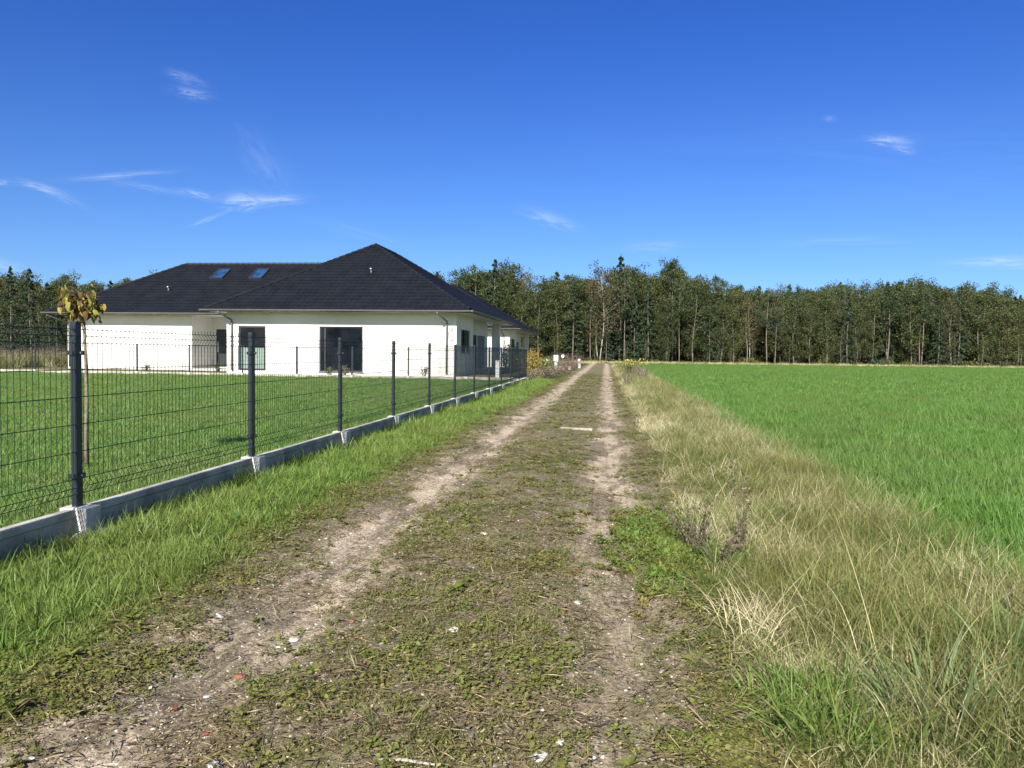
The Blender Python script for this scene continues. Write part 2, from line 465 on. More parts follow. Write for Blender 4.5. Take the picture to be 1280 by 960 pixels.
# verge grass between fence and track
X, Y, q = sample(17000, -3.36, -1.95, 1.35, 34, 1.15)
edge = sst(-q, 1.95, 2.35)
k = rng.random(len(X)) < (.25+.75*edge)*(.45+.55*sst(vnoise(X+90, Y, .3), -.25, .05))
for kk_ in range(-1, 7):
    cx_, cy_ = 0.0, 0.0
    yy_ = 5.06+2.48*kk_; xx_ = FX0+FS*yy_+.05
    k &= ((X-xx_)/.24)**2+((Y-yy_-.0)/.27)**2 > 1
X, Y, q, edge = X[k], Y[k], q[k], edge[k]
s = (.55+.75*rng.random(len(X)))*(.5+.5*edge)*(1+.35*sst(-q, 2.6, 3.2))*(.62+.55*sst(vnoise(X+3, Y, .6)+.6*vnoise(X, Y, .22), -.3, .3))*(1+np.clip(Y-8, 0, 30)*.035)
scatter('verge_grass', [proto('v', blades(30, .06, (.035,.115), .0045, .6, .9, 4, 10+i), G_VERGE) for i in range(7)], X, Y, gh(X, Y)-.004, s)
# coarse larger blades here and there on the verge
X, Y, q = sample(900, -3.3, -2.3, 1.4, 20, 1.1)
scatter('tall_verge_grass', [proto('v', blades(16, .04, (.09,.21), .007, .55, 1.1, 5, 30+i, centre=.8), G_VERGE) for i in range(5)], X, Y, gh(X, Y)-.004, .7+.5*rng.random(len(X)))
# lawn
def lawnpts(n, y0, y1, p):
    Y = None
    u = rng.random(n); e = 1-p; Y = (y0**e+u*(y1**e-y0**e))**(1/e) if abs(e) > 1e-3 else y0*(y1/y0)**u
    a = rng.random(n); xr = FX0+FS*Y-.16; xl = -Y*.74-.8
    X = xl+(xr-xl)*a; return X[xr > xl], Y[xr > xl]
X, Y = lawnpts(14000, 3.0, 36, .35)
kk = Y < 32+.0*X - (X-.5)*FS - .1
X, Y = X[kk], Y[kk]
scatter('lawn_grass', [proto('l', blades(150, .2, (.03,.085), .0055, .6, .7, 2, 50+i), G_LAWN) for i in range(6)], X, Y, gh(X, Y)-.002, .8+.5*rng.random(len(X))+np.clip(Y-10, 0, 30)*.012)
# field of young cereal
def field(n, y0, y1, p, sc, name, nb, rad, seed, wd, hh):
    u = rng.random(n); e = 1-p; Y = (y0**e+u*(y1**e-y0**e))**(1/e) if abs(e) > 1e-3 else y0*(y1/y0)**u
    xl = 2.10+SL*Y+.5*vnoise(Y*0, Y, 1.4)+.25*vnoise(Y*0+5, Y, .4); xr = Y*.76+2
    X = xl+(xr-xl)*rng.random(n); ok = xr > xl; X, Y = X[ok], Y[ok]
    qq = X-SL*Y; X = X + .12*vnoise(X, Y, 1.)
    scatter(name, [proto('f', blades(nb, rad, hh, wd, .45, .9, 3, seed+i), G_FIELD) for i in range(6)], X, Y, gh(X, Y)-.005, sc*(.75+.5*rng.random(len(X)))*(.7+.3*sst(qq, 2.2, 2.8)))
field(15000, 3.0, 24, .5, 1., 'field_crop', 70, .15, 70, .010, (.10,.24))
field(26000, 22, 92, .45, 1.5, 'distant_field_crop', 60, .24, 80, .012, (.06,.12))
# rough strip right of the track
def strip(n, q0, q1, y0, y1, p): return sample(n, q0, q1, y0, y1, p, margin=1.0)
X, Y, q = strip(12000, .25, 2.25, 1.3, 70, 1.15)
wob = .35*vnoise(X, Y, 1.3)
k = rng.random(len(X)) < (.08+.92*sst(q+wob, .38, .8))*(.35+.65*sst(vnoise(X+7, Y, .45), -.2, .15)); X, Y, q = X[k], Y[k], q[k]
s = (.5+.6*rng.random(len(X)))*(.45+.55*sst(q, .35, 1.2))*(1+np.clip(Y-12, 0, 40)*.02)
scatter('long_grass', [proto('g', blades(34, .10, (.12,.34), .0042, .55, 1.3, 5, 90+i), G_LONG) for i in range(8)], X, Y, gh(X, Y)-.004, s)
X, Y, q = strip(8500, .6, 2.3, 1.6, 75, .95)
dry = 1.2*vnoise(X, Y, .8) + .42*sst(Y, 2.8, 6.5) + .30*sst(q, 1.0, 1.9) + .02
k = rng.random(len(X)) < np.clip(.12+1.4*(dry-.12), .03, 1); X, Y, q = X[k], Y[k], q[k]
scatter('dry_grass', [proto('g', blades(44, .12, (.10,.30), .0026, .6, 1.6, 6, 110+i), G_DRY) for i in range(5)]+[proto('g', blades(40, .16, (.08,.24), .0026, 1.15, 1.2, 5, 420+i), G_DRY) for i in range(4)], X, Y, gh(X, Y)-.004, (.5+.75*rng.random(len(X))**1.5)*(1+np.clip(Y-14, 0, 40)*.015))
X, Y, q = strip(900, .55, 2.6, 1.5, 5.5, 1.2)
k = rng.random(len(X)) < sst(vnoise(X+20, Y+4, .5), -.1, .2); X, Y = X[k], Y[k]
scatter('green_grass_tufts', [proto('g', blades(34, .06, (.12,.30), .0062, .5, 1.1, 5, 450+i, centre=.8), G_VERGE) for i in range(5)], X, Y, gh(X, Y)-.004, .6+.5*rng.random(len(X)))
# weeds and short grass on the track and its shoulders
def rosette(n, ln, seed, up=.45):
    g = np.random.default_rng(seed)
    a = np.linspace(0, 2*PI, n, endpoint=False)+g.normal(0, .3, n)
    D = np.stack([np.cos(a), np.sin(a), np.abs(g.normal(up, .25, n))], 1)
    return broad(np.zeros((n, 3))+[0, 0, .002], D, ln, .42, seed, up=4)
def mat_patch(n, rad, size, seed):
    g = np.random.default_rng(seed)
    a = g.random(n)*2*PI; r = rad*np.sqrt(g.random(n)); P = np.stack([r*np.cos(a), r*np.sin(a), .004+.022*g.random(n)], 1)
    D = g.normal(size=(n, 3)); D[:, 2] = np.abs(D[:, 2])*.35
    return broad(P, D, size, .8, seed, up=4)
wp = [proto('w', mat_patch(46, .07, .016, 130+i), G_WEED) for i in range(4)] + [proto('w', rosette(9, .042, 140+i), G_WEED) for i in range(3)] \
   + [proto('w', merge([mat_patch(16, .05, .02, 150+i), blades(10, .04, (.02,.07), .004, .7, .8, 3, 160+i)]), G_WEED) for i in range(3)]
X, Y, q = sample(24000, -2.35, 1.15, 1.25, 45, 1.25)
rq = rutc(q, Y)
dens = 1 - .97*np.exp(-((rq-QL)/.26)**2) - .93*np.exp(-((rq-QR)/.2)**2)
cl = sst(vnoise(X, Y, .55)+.5*vnoise(X, Y, .2), -.12, .25)
dens = dens*(.16+.75*cl) + .12*np.exp(-((q-.5)/.2)**2)+.6*np.exp(-((q+2.15)/.16)**2)
k = rng.random(len(X)) < dens; X, Y, q = X[k], Y[k], q[k]
scatter('track_weeds', wp, X, Y, gh(X, Y)+.003, (.4+.6*rng.random(len(X)))*(1+np.clip(Y-6, 0, 30)*.03))
X, Y, q = sample(6500, -2.2, 1.1, 1.3, 40, 1.2)
rq = rutc(q, Y)
k = rng.random(len(X)) < (1-.98*np.exp(-((rq-QL)/.3)**2)-.95*np.exp(-((rq-QR)/.25)**2))*(.08+sst(vnoise(X+40, Y, .45), .05, .3))
X, Y = X[k], Y[k]
scatter('track_grass', [proto('t', blades(24, .05, (.015,.07), .0035, .8, .9, 3, 170+i), G_LONG) for i in range(5)], X, Y, gh(X, Y)+.001, .6+.7*rng.random(len(X)))
# dead leaf bits and short straws lying on the track
def litter(seed, n=34, rad=.14):
    g = np.random.default_rng(seed); a = g.random(n)*2*PI; rr = rad*np.sqrt(g.random(n))
    Pp = np.stack([rr*np.cos(a), rr*np.sin(a), .002+.008*g.random(n)], 1); Dd = g.normal(size=(n, 3)); Dd[:, 2] *= .25
    l1 = broad(Pp[:n*2//3], Dd[:n*2//3], .0095,.6, seed, up=3); l2 = leaves(Pp[n*2//3:], Dd[n*2//3:], .05, .05, seed+1, up=2)
    return merge([l1, l2])
G_LIT = leaf_mat('dead_leaf_litter', [(0,(.05,.035,.02)),(.4,(.13,.095,.05)),(.75,(.24,.19,.10)),(1,(.42,.35,.22))], None, .15, inst_w=.2)
X, Y, q = sample(9000, -2.2, 1.2, 1.25, 40, 1.25)
rq = rutc(q, Y); k = rng.random(len(X)) < 1-.75*np.exp(-((rq-QL)/.22)**2)-.7*np.exp(-((rq-QR)/.2)**2); X, Y = X[k], Y[k]
scatter('leaf_litter', [proto('l', litter(600+i), G_LIT) for i in range(6)], X, Y, gh(X, Y)+.002, .6+.7*rng.random(len(X)))
# green leafy patch at the right shoulder
X = rng.normal(1.0, .2, 360); Y = rng.normal(4.9, .5, 360)
scatter('leafy_ground_cover', [proto('w', merge([mat_patch(50, .07, .02, 200+i), rosette(6, .05, 210+i, .8), blades(14, .05, (.05,.14), .004, .5, .9, 4, 220+i)]), G_VERGE if i < 2 else G_WEED) for i in range(4)], X, Y, gh(X, Y)+.004, .6+.5*rng.random(360))
# gravel, brick chips
def stone(seed):
    import bmesh
    g = np.random.default_rng(seed); bm = bmesh.new(); bmesh.ops.create_icosphere(bm, subdivisions=1, radius=1)
    sc = np.array([1, .55+.35*g.random(), .25+.3*g.random()])
    for v in bm.verts: v.co = Vector(np.array(v.co)*(1+g.normal(0, .14, 3))*sc)
    me = bpy.data.meshes.new('s'); bm.to_mesh(me); bm.free(); return me
def stone_mat(name, stops):
    m, t, b = material(name)
    r = t.new('ShaderNodeObjectInfo').outputs['Random']
    c = t.ramp(r, stops, 'CONSTANT'); c = t.mix(t.m('MULTIPLY', t.noise(t.obj(), 2.5, 3), .5), c, (.25, .22, .19))
    t.put(b.inputs['Base Color'], c); b.inputs['Roughness'].default_value = .85; return m
M_st = stone_mat('gravel_stone', [(0,(.22,.19,.16)),(.3,(.34,.30,.25)),(.6,(.46,.42,.36)),(.8,(.6,.57,.52)),(.93,(.28,.12,.08)),(.96,(.82,.81,.78))])
sp = []
for i in range(6):
    me = stone(i); me.materials.append(M_st); sp.append(bpy.data.objects.new('s', me))
X, Y, q = sample(26000, -2.0, .75, 1.25, 30, 1.5)
rq = rutc(q, Y)
k = rng.random(len(X)) < .30+.7*np.exp(-((rq-QL)/.32)**2)+.5*np.exp(-((rq-QR)/.25)**2); X, Y, q = X[k], Y[k], q[k]
s = np.clip(rng.lognormal(-5.55, .5, len(X)), .0018, .014)*(1+np.clip(Y-5, 0, 25)*.03)
scatter('gravel', sp, X, Y, gh(X, Y)+.0035, s, tilt=.25)

# ------------------------------------------------------------------ fences
DIR = Vector((FS, 1, 0)).normalized(); ANG = -math.atan(FS)     # +Y turned by ANG
PT, PB = 1.357, .142                                              # post top, plinth top
def panel_mesh(L=2.44, n=49):
    mb = MB(); r = .0024
    prof = [(0,.02),(0,.08),(.032,.13),(0,.18),(0,1.075),(.034,1.12),(0,1.165),(0,1.195)]   # (bulge, z)
    for i in range(n):
        y = .02 + (L-.04)*i/(n-1)
        mb.tube([(x, y, z) for x, z in prof], r, 4)
    for x, z in [(0,.08),(.032,.13),(0,.18),(0,.36),(0,.54),(0,.72),(0,.90),(0,1.075),(.034,1.12),(0,1.165)]:
        mb.tube([(x+.004, 0, z), (x+.004, L, z)], .0027, 4)
    return mb.mesh('wire_panel', M['wire'])
PANEL = panel_mesh()
def plate_board(L):
    mb = MB(); prof = [(x_, z_-(.042 if z_ > 0 else 0)) for x_, z_ in [(-.025,-.3),(.028,-.3),(.028,.125),(.04,.135),(.04,.172),(.034,.18),(-.03,.18),(-.03,.135),(-.025,.125)]]
    vs = [(x, y, z) for y in (0, L) for x, z in prof]; n = len(prof)
    fs = [(i, (i+1) % n, n+(i+1) % n, n+i) for i in range(n)] + [tuple(range(n))[::-1], tuple(range(n, 2*n))]
    mb.add(vs, fs); return mb
def one_post(parent, y, first):
    p = MB().box(-.02,.02,y-.03,y+.03,PB-.1,PT).build('post', M['anthracite'], parent, bevel=.003)
    MB().box(-.022,.022,y-.032,y+.032,PT,PT+.008).build('cap', M['anthracite'], p)
    if first:
        for z in (.21, 1.02):
            cl = MB().box(-.03,.030,y-.045,y+.045,PB+z-.014,PB+z+.014).build('clamp', M['anthracite'], p)
            MB().tube([(.0305, y, PB+z), (.046, y, PB+z)], .008, 8).build('bolt', M['gutter'], p)
    return p
def fence(name, origin, ang, n0, n1, label, skip=(), detail=5):
    root = empty(name, origin, ang); tag(root, label, 'fence')
    bm_ = plate_board(2.36).mesh('plinth_board', M['board'])
    for k in range(n0, n1):
        y = k*2.5
        if k not in skip:
            o = bpy.data.objects.new('wire_panel', PANEL); C.objects.link(o); o.parent = root; o.location = (.012, y+.03, PB+.01)
            o = bpy.data.objects.new('plinth_board', bm_); C.objects.link(o); o.parent = root; o.location = (0, y+.07, 0)
    for k in range(n0, n1+1):
        y = k*2.5
        one_post(root, y, k < detail)
        b = MB().box(-.075,.115,y-.075,y+.075,-.3,PB+.006-.001*(k % 3)).build('plinth_block', M['concrete'], root, bevel=.006)
        # mortar left round the block foot
        if k < detail:
            mb = MB(); g = np.random.default_rng(k+50); n = 18
            vs = [(0.05, y, gh1(*(root_xy(origin, ang, .05, y)))+.03)]
            for i in range(n):
                a = 2*PI*i/n; rr = .17+.06*g.random()
                lx, ly = .05+rr*math.cos(a), y+.02+rr*1.25*math.sin(a)
                vs.append((lx, ly, gh1(*root_xy(origin, ang, lx, ly))+.004))
            for i in range(n):
                a = 2*PI*i/n; vs.append((.05+.13*math.cos(a), y+.02+.14*math.sin(a), vs[0][2]-.004+g.random()*.012))
            mb.add(vs, [(1+i, 1+(i+1) % n, 1+n+(i+1) % n, 1+n+i) for i in range(n)] + [(0, 1+n+i, 1+n+(i+1) % n) for i in range(n)])
            mb.build('footing', M['mortar'], root, smooth=True)
    return root
def root_xy(o, ang, lx, ly):
    return o[0]+lx*math.cos(ang)-ly*math.sin(ang), o[1]+lx*math.sin(ang)+ly*math.cos(ang)
P0 = Vector((FX0+FS*5.06, 5.06, 0))
fence('mesh_fence', P0, ANG, -2, 11, 'dark anthracite wire mesh fence on concrete plinth running along the dirt track')
Pc = P0 + DIR*27.5
fr = fence('mesh_fence', Pc + Vector((-.08,.02,0)), ANG+PI/2, 0, 12, 'dark wire mesh fence crossing the lawn in front of the white house', detail=0)

# ------------------------------------------------------------------ house
EZ = 3.1; TP = .6
def slope(mb, p00, ea, eb, L, r, xl, xr):
    """tiled slope: p00 eave start, ea along eave, eb inward (plan), L eave length, r run; xl(t), xr(t) limits at run t"""
    nc = int(round(r/.30)); cw = r/nc
    up = Vector((0, 0, 1)); nrm = (up - eb*TP).normalized()
    step = .06
    cols = np.arange(0, L+step, step)
    for c in range(nc):
        t0, t1 = c*cw, (c+1)*cw+.02
        t1 = min(t1, r)
        base = len(mb.v)
        rows = [(t0, -.012), (t0, .046), (t1, .004)]
        for t, off in rows:
            a, b = xl(t), xr(t)
            for x in cols:
                xx = min(max(x, a), b)
                wv = .042*abs(math.sin(PI*(x/.30)))-.016 if off > 0 else 0
                p = p00 + ea*xx + eb*t + up*(t*TP) + nrm*(off+wv)
                mb.v.append(tuple(p))
        n = len(cols)
        for j in range(2):
            for i in range(n-1):
                if cols[i+1] < xl(rows[j][0])-.3 or cols[i] > xr(rows[j][0])+.3: continue
                mb.f.append((base+j*n+i, base+j*n+i+1, base+(j+1)*n+i+1, base+(j+1)*n+i))
def hip_roof(mb, caps, a0, a1, b0, b1, sides='flrb'):
    wa, wb = a1-a0, b1-b0; r = min(wa, wb)/2
    ex, ey = Vector((1,0,0)), Vector((0,1,0))
    def rp(a, b): return Vector((a, b, EZ))
    for s_ in sides:
        if s_ == 'f': p, ea, eb, L = rp(a0, b0), ex, ey, wa
        if s_ == 'b': p, ea, eb, L = rp(a1, b1), -ex, -ey, wa
        if s_ == 'l': p, ea, eb, L = rp(a0, b1), -ey, ex, wb
        if s_ == 'r': p, ea, eb, L = rp(a1, b0), ey, -ex, wb
        slope(mb, p, ea, eb, L, r, lambda t: t, lambda t, L=L: L-t)
    top = EZ+r*TP
    if wa > wb: r0, r1 = Vector((a0+r, b0+r, top)), Vector((a1-r, b0+r, top))
    else: r0, r1 = Vector((a0+r, b0+r, top)), Vector((a0+r, b1-r, top))
    lines = [(Vector((a0,b0,EZ)), r0), (Vector((a0,b1,EZ)), r0 if wa > wb else r1), (Vector((a1,b0,EZ)), r1 if wa > wb else r0), (Vector((a1,b1,EZ)), r1), (r0, r1)]
    for p, q_ in lines:
        d = q_-p; n = max(1, int(d.length/.38))
        for i in range(n):
            s0 = p+d*(i/n); s1 = p+d*((i+1.12)/n if i < n-1 else 1)
            caps.tube([s0+Vector((0,0,.045)), s1+Vector((0,0,.02))], [.088, .082], 8, False)
def window(root, name, side, c, u0, u1, z0, z1, glass, mull=(), frame=.06, sill=True, handle=False, wallmat=None):
    """side 'f': wall plane b=c facing -b, u along a ; side 'r': wall plane a=c facing +a, u along b"""
    def bx(mb, u0, u1, d0, d1, z0, z1):       # d measured outwards from wall face
        if side == 'f': mb.box(u0, u1, c-d1, c-d0, z0, z1)
        else: mb.box(c+d0, c+d1, u0, u1, z0, z1)
    fr = MB()
    bx(fr, u0, u1, -.14, -.07, z0, z0+frame); bx(fr, u0, u1, -.14, -.07, z1-frame, z1)
    bx(fr, u0, u0+frame, -.14, -.07, z0+frame, z1-frame); bx(fr, u1-frame, u1, -.14, -.07, z0+frame, z1-frame)
    for mu in mull: bx(fr, mu-frame*.6, mu+frame*.6, -.14, -.07, z0+frame, z1-frame)
    w = fr.build(name, M['frame'], root)
    g = MB(); bx(g, u0+frame*.9, u1-frame*.9, -.115, -.10, z0+frame*.9, z1-frame*.9); g.build('pane', glass, w)
    if sill:
        s_ = MB(); bx(s_, u0-.04, u1+.04, -.06, .05, z0-.035, z0-.005); s_.build('sill', M['gutter'], w)
    if handle:
        h = MB(); bx(h, u0+.09, u0+.12, -.07, -.03, z0+.95, z0+1.1); h.build('handle', M['white'], w)
    return w
def wall_with_holes(mb, side, c, u0, u1, z0, z1, holes, th=.3):
    def bx(a, b, za, zb):
        if b-a < 1e-4 or zb-za < 1e-4: return
        if side == 'f': mb.box(a, b, c, c+th, za, zb)
        else: mb.box(c-th, c, a, b, za, zb)
    u = u0
    for (h0, h1, hz0, hz1) in sorted(holes):
        bx(u, h0, z0, z1); bx(h0, h1, z0, hz0); bx(h0, h1, hz1, z1); u = h1
    bx(u, u1, z0, z1)
def make_house():
    root = empty('house', (-2.66, 36.5, 0), ANG)
    w = MB(); zt = 3.02; zb = -.2
    win2 = (-6.76, -4.58, .16, 2.35); door1 = (-10.9, -9.49, .16, 2.34)
    wall_with_holes(w, 'f', 0, -11.5, 0, zb, zt, [win2, door1])
    swin = (1.2, 3.6, 1.15, 2.3)
    wall_with_holes(w, 'r', 0, .3, 4.5, zb, zt, [swin])
    w.box(-.7, -.3, 4.2, 4.5, zb, zt-.001)
    door_r = (7.2, 9.75, .16, 2.2); gar = (9.9, 12.7, .16, 2.2)
    wall_with_holes(w, 'r', -.7, 4.5, 13.7, zb, zt, [door_r, gar])
    w.box(-11.5, -1.0, 13.4, 13.7, zb, zt)
    w.box(-11.5, -11.2, .3, 13.4, zb, zt)
    wall_with_holes(w, 'f', 3.8, -22.9, -15.5, zb, zt, [])
    w.box(-22.9, -22.6, 4.1, 12.5, zb, zt); w.box(-22.6, -11.5, 12.5, 12.8, zb, zt)
    w.box(-15.8, -15.5, 4.1, 6.0, zb, zt-.002)
    pdoor = (-15.3, -14.2, .16, 2.33)
    wall_with_holes(w, 'f', 6.0, -15.5, -11.5, zb, zt-.003, [pdoor])
    w.build('wall', M['wall'], root)
    MB().box(-.5, 0, 14.2, 14.7, zb, zt).build('pillar', M['wall'], root)
    # plinth slab edge
    MB().box(-15.45, -11.55, 3.0, 5.98, -.2, .12).build('porch_floor', M['concrete'], root)
    MB().box(-.65, .6, 4.6, 15.0, -.2, .12).build('terrace_floor', M['concrete'], root)
    # windows and doors
    window(root, 'window', 'f', 0, *win2[:2], *win2[2:], M['glass'], mull=(-6.5,), frame=.07)
    window(root, 'glass_door', 'f', 0, *door1[:2], *door1[2:], M['glass'], frame=.08, sill=False)
    window(root, 'window', 'r', 0, *swin[:2], *swin[2:], M['glass'], mull=(2.4,))
    window(root, 'window', 'r', -.7, *door_r[:2], *door_r[2:], M['glass'], mull=(8.5,), sill=False)
    MB().box(-10.8, -9.6, .090, .097, .25, 1.28).build('painted_reflection_panel', simple('green_reflection_colour', (.16, .22, .19), .5), root)  # greenish sheet: reflection in the door's lower glass, painted as colour
    d = MB().box(-.8, -.76, gar[0], gar[1], gar[2], gar[3])
    for i in range(4): d.box(-.76, -.745, gar[0], gar[1], gar[2]+.03+i*.5, gar[2]+.49+i*.5)
    d.build('garage_door', M['panel'], root)
    d = MB().box(pdoor[0], pdoor[1], 6.08, 6.13, pdoor[2], pdoor[3]).build('front_door', M['frame'], root)
    MB().box(pdoor[0]+.1, pdoor[0]+.13, 6.0, 6.08, 1.0, 1.6).build('handle', M['white'], d)
    # roof
    rt = MB(); cp = MB(); cp2 = MB()
    hip_roof(rt, cp, -12.3, .8, -.8, 16.5)
    hip_roof(rt, cp2, -23.7, -7.0+5.3, 3.0, 13.6, 'flb')
    # the left slope of the wing was closed above; clip of hidden right end is inside the main roof
    roof = rt.build('roof', M['tile'], root)
    cp.build('ridge_cap', M['tile'], roof, smooth=True); cp2.build('ridge_cap', M['tile'], roof, smooth=True)
    sf = MB().box(-12.28, .78, -.78, 16.48, 3.02, 3.05); sf.box(-23.68, -12.28, 3.02, 13.58, 3.024, 3.054)
    sf.build('soffit', M['soffit'], root)
    fa = MB()
    for (x0, x1, y0, y1) in [(-12.3,.8,-.82,-.78),(-12.3,.8,16.48,16.52),(-12.32,-12.28,-.78,2.98),(.78,.82,-.78,16.48),(-23.7,-12.3,2.98,3.02),(-23.72,-23.68,3.02,13.58),(-23.7,-12.3,13.58,13.62)]:
        fa.box(x0, x1, y0, y1, 3.0, 3.12)
    fa.build('fascia', M['gutter'], roof)
    for pts in [((-12.4,-.89),(.9,-.89)), ((.89,-.9),(.89,16.5)), ((-23.8,2.91),(-12.35,2.91)), ((-12.39,-.9),(-12.39,2.85)), ((-23.79,2.9),(-23.79,13.6))]:
        g = MB(); n = 8; (ax, ay), (bx_, by_) = pts
        d = Vector((bx_-ax, by_-ay, 0)).normalized(); s_ = Vector((-d.y, d.x, 0)); prof = []
        for i in range(n+1):
            a = PI+PI*i/n; prof.append((.09*math.cos(a), .09*math.sin(a)))
        for i in range(n, -1, -1):
            a = PI+PI*i/n; prof.append((.082*math.cos(a), .082*math.sin(a)+.002))
        m_ = len(prof); vs = []
        for e in ((ax, ay), (bx_, by_)):
            for u, v in prof: vs.append(Vector((e[0], e[1], 3.11)) + s_*u + Vector((0,0,v)))
        g.add(vs, [(i, (i+1) % m_, m_+(i+1) % m_, m_+i) for i in range(m_)]+[tuple(range(m_)), tuple(range(m_, 2*m_))[::-1]])
        g.build('gutter', M['gutter'], roof, smooth=False)
    for ax in (-11.2, -.45):
        MB().tube([(ax-.28,-.88,3.04),(ax-.28,-.85,2.95),(ax,-.10,2.62),(ax,-.07,2.5),(ax,-.07,.15)], .045, 8).build('downpipe', M['gutter'], root, smooth=True)
    MB().tube([(-23.5,2.95,3.04),(-23.5,3.0,2.95),(-22.75,3.7,2.55),(-22.75,3.72,.1)], .045, 8).build('downpipe', M['gutter'], root, smooth=True)
    # roof windows, front slope of the wing: z = EZ + (b-3)*TP
    sl = Vector((0,1,TP)).normalized(); nr = Vector((0,-TP,1)).normalized()
    for a0 in (-15.95, -13.55):
        def quadbox(mb, u0, u1, v0, v1, d0, d1):
            o_ = Vector((0, 3.0, EZ))
            vs = [o_+Vector((u,0,0))+sl*v+nr*d for d in (d0, d1) for (u, v) in ((u0,v0),(u1,v0),(u1,v1),(u0,v1))]
            mb.add(vs, [(0,3,2,1),(4,5,6,7),(0,1,5,4),(1,2,6,5),(2,3,7,6),(3,0,4,7)])
        v0 = 4.1; f_ = MB(); W_, H_ = .80, 1.3
        quadbox(f_, a0, a0+W_, v0, v0+.08, .0, .12); quadbox(f_, a0, a0+W_, v0+H_-.08, v0+H_, .0, .12)
        quadbox(f_, a0, a0+.08, v0+.08, v0+H_-.08, 0, .12); quadbox(f_, a0+W_-.08, a0+W_, v0+.08, v0+H_-.08, 0, .12)
        rw = f_.build('roof_window', M['frame'], roof)
        g = MB(); quadbox(g, a0+.07, a0+W_-.07, v0+.07, v0+H_-.07, .05, .09); g.build('pane', M['roofglass'], rw)
    for (a, b, main) in ((-5.0, 2.6, 1), (-17.7, 5.2, 0)):
        z = EZ+((b+.8) if main else (b-3.0))*TP
        MB().tube([(a,b,z-.05),(a,b,z+.22)], .06, 10).tube([(a,b,z+.22),(a,b-.09,z+.27)], .06, 10).build('roof_vent', M['vent'], roof, smooth=True)
        MB().tube([(a,b-.091,z+.25),(a,b-.115,z+.262)], .030, 8).build('vent_mouth', M['white'], roof)
    # wall lamp with ring
    lm = MB(); pr = [(-.22+.17*math.cos(t), -.03, 1.98+.24*math.sin(t)) for t in np.linspace(0, 2*PI, 20)]
    lm.tube(pr, .018, 6); lm.box(-.26,-.18,-.06,-.002,2.18,2.34)
    lm.build('wall_lamp', M['whitewood'], root)
    return root
house = make_house(); tag(house, 'white single-storey house with dark tiled hip roof and two roof windows, behind the lawn', 'house')
h2 = copy_tree(house); off = Vector((FS,1,0)).normalized()*25.2 + Vector((-.75,.1,0))
h2.location = Vector(house.location)+off
h2['label'] = 'second white house with dark tiled hip roof, partly hidden behind the first house'

# ------------------------------------------------------------------ young grafted tree behind the fence
def garden_tree():
    b = on_ground(109, 585, .05); root = empty('young_catalpa_tree', b)
    tag(root, 'slim young tree with a mop of yellowing drooping leaves, standing behind the mesh fence', 'tree')
    root.scale = (.92, .92, .95)
    MB().tube([(0,0,-.02),(-.01,.0,.3),(.005,0,.7),(-.01,.01,1.1),(-.02,0,1.5),(-.025,0,1.68)], [.021,.018,.016,.015,.016,.024], 10).build('trunk', simple('grey_brown_bark', (.15,.125,.10), .9, 0, .3, 30, .6, 60, .1), root, smooth=True)
    g = np.random.default_rng(4); P = []; D = []; br = MB()
    for i in range(64):
        a = g.random()*2*PI; ln = .05+.18*g.random(); e = g.random()*.6-.02
        tip = Vector((ln*math.cos(a)-.05, ln*math.sin(a), 1.67+ln*math.sin(e)*1.3))
        br.tube([(-.02,0,1.66), tip*.5+Vector((0,0,.5*1.72)), tip], [.006,.004,.002], 5)
        for j in range(4):
            P.append(np.array(tip)*np.array([.45+.6*g.random(), .45+.6*g.random(), 1])+g.normal(0, .03, 3)-np.array([0, 0, .17*g.random()**1.5])); D.append([math.cos(a)*.5+g.normal(0,.3), math.sin(a)*.5+g.normal(0,.3), -1.1+g.random()*.6])
    br.build('twigs', simple('twig_bark', (.07,.045,.035), .8), root)
    V, Fc, T = broad(np.array(P), np.array(D), .068, .6, 5, 0, .3)
    lm = leaf_mat('autumn_big_leaf', [(0,(.07,.04,.02)),(.3,(.14,.075,.03)),(.4,(.12,.13,.03)),(.6,(.26,.24,.045)),(.85,(.46,.36,.07)),(1,(.48,.28,.08))], None, .35, inst_w=0)
    o = bpy.data.objects.new('crown', np_mesh('crown', V, Fc, lm, {'tint': T})); C.objects.link(o); o.parent = root
garden_tree()

# ------------------------------------------------------------------ forest trees
F_OAK = leaf_mat('oak_leaf', [(0,(.025,.038,.014)),(.4,(.046,.064,.020)),(.75,(.078,.09,.028)),(1,(.14,.115,.04))], None, .3, inst_w=.45)
F_PINE = leaf_mat('pine_needles', [(0,(.02,.034,.015)),(.5,(.038,.058,.024)),(1,(.07,.09,.035))], None, .15, inst_w=.4)
F_SPRUCE = leaf_mat('spruce_needles', [(0,(.012,.026,.014)),(.5,(.025,.045,.022)),(1,(.045,.07,.03))], None, .1, inst_w=.4)
F_BIRCH = leaf_mat('birch_leaf', [(0,(.045,.062,.018)),(.5,(.085,.10,.026)),(.85,(.14,.14,.035)),(1,(.22,.17,.05))], None, .4, inst_w=.4)
F_RUST = leaf_mat('rusty_leaf', [(0,(.04,.042,.018)),(.5,(.075,.066,.028)),(1,(.13,.10,.045))], None, .3, inst_w=.4)
B_DARK = simple('dark_bark', (.10,.085,.07), .95, 0, .35, 3, 0)
B_PINE = simple('pine_bark', (.12, .10, .085), .95, 0, .35, 2, 0)
B_PALE = simple('pale_bark', (.23, .22, .19), .9, 0, .3, 4, 0)
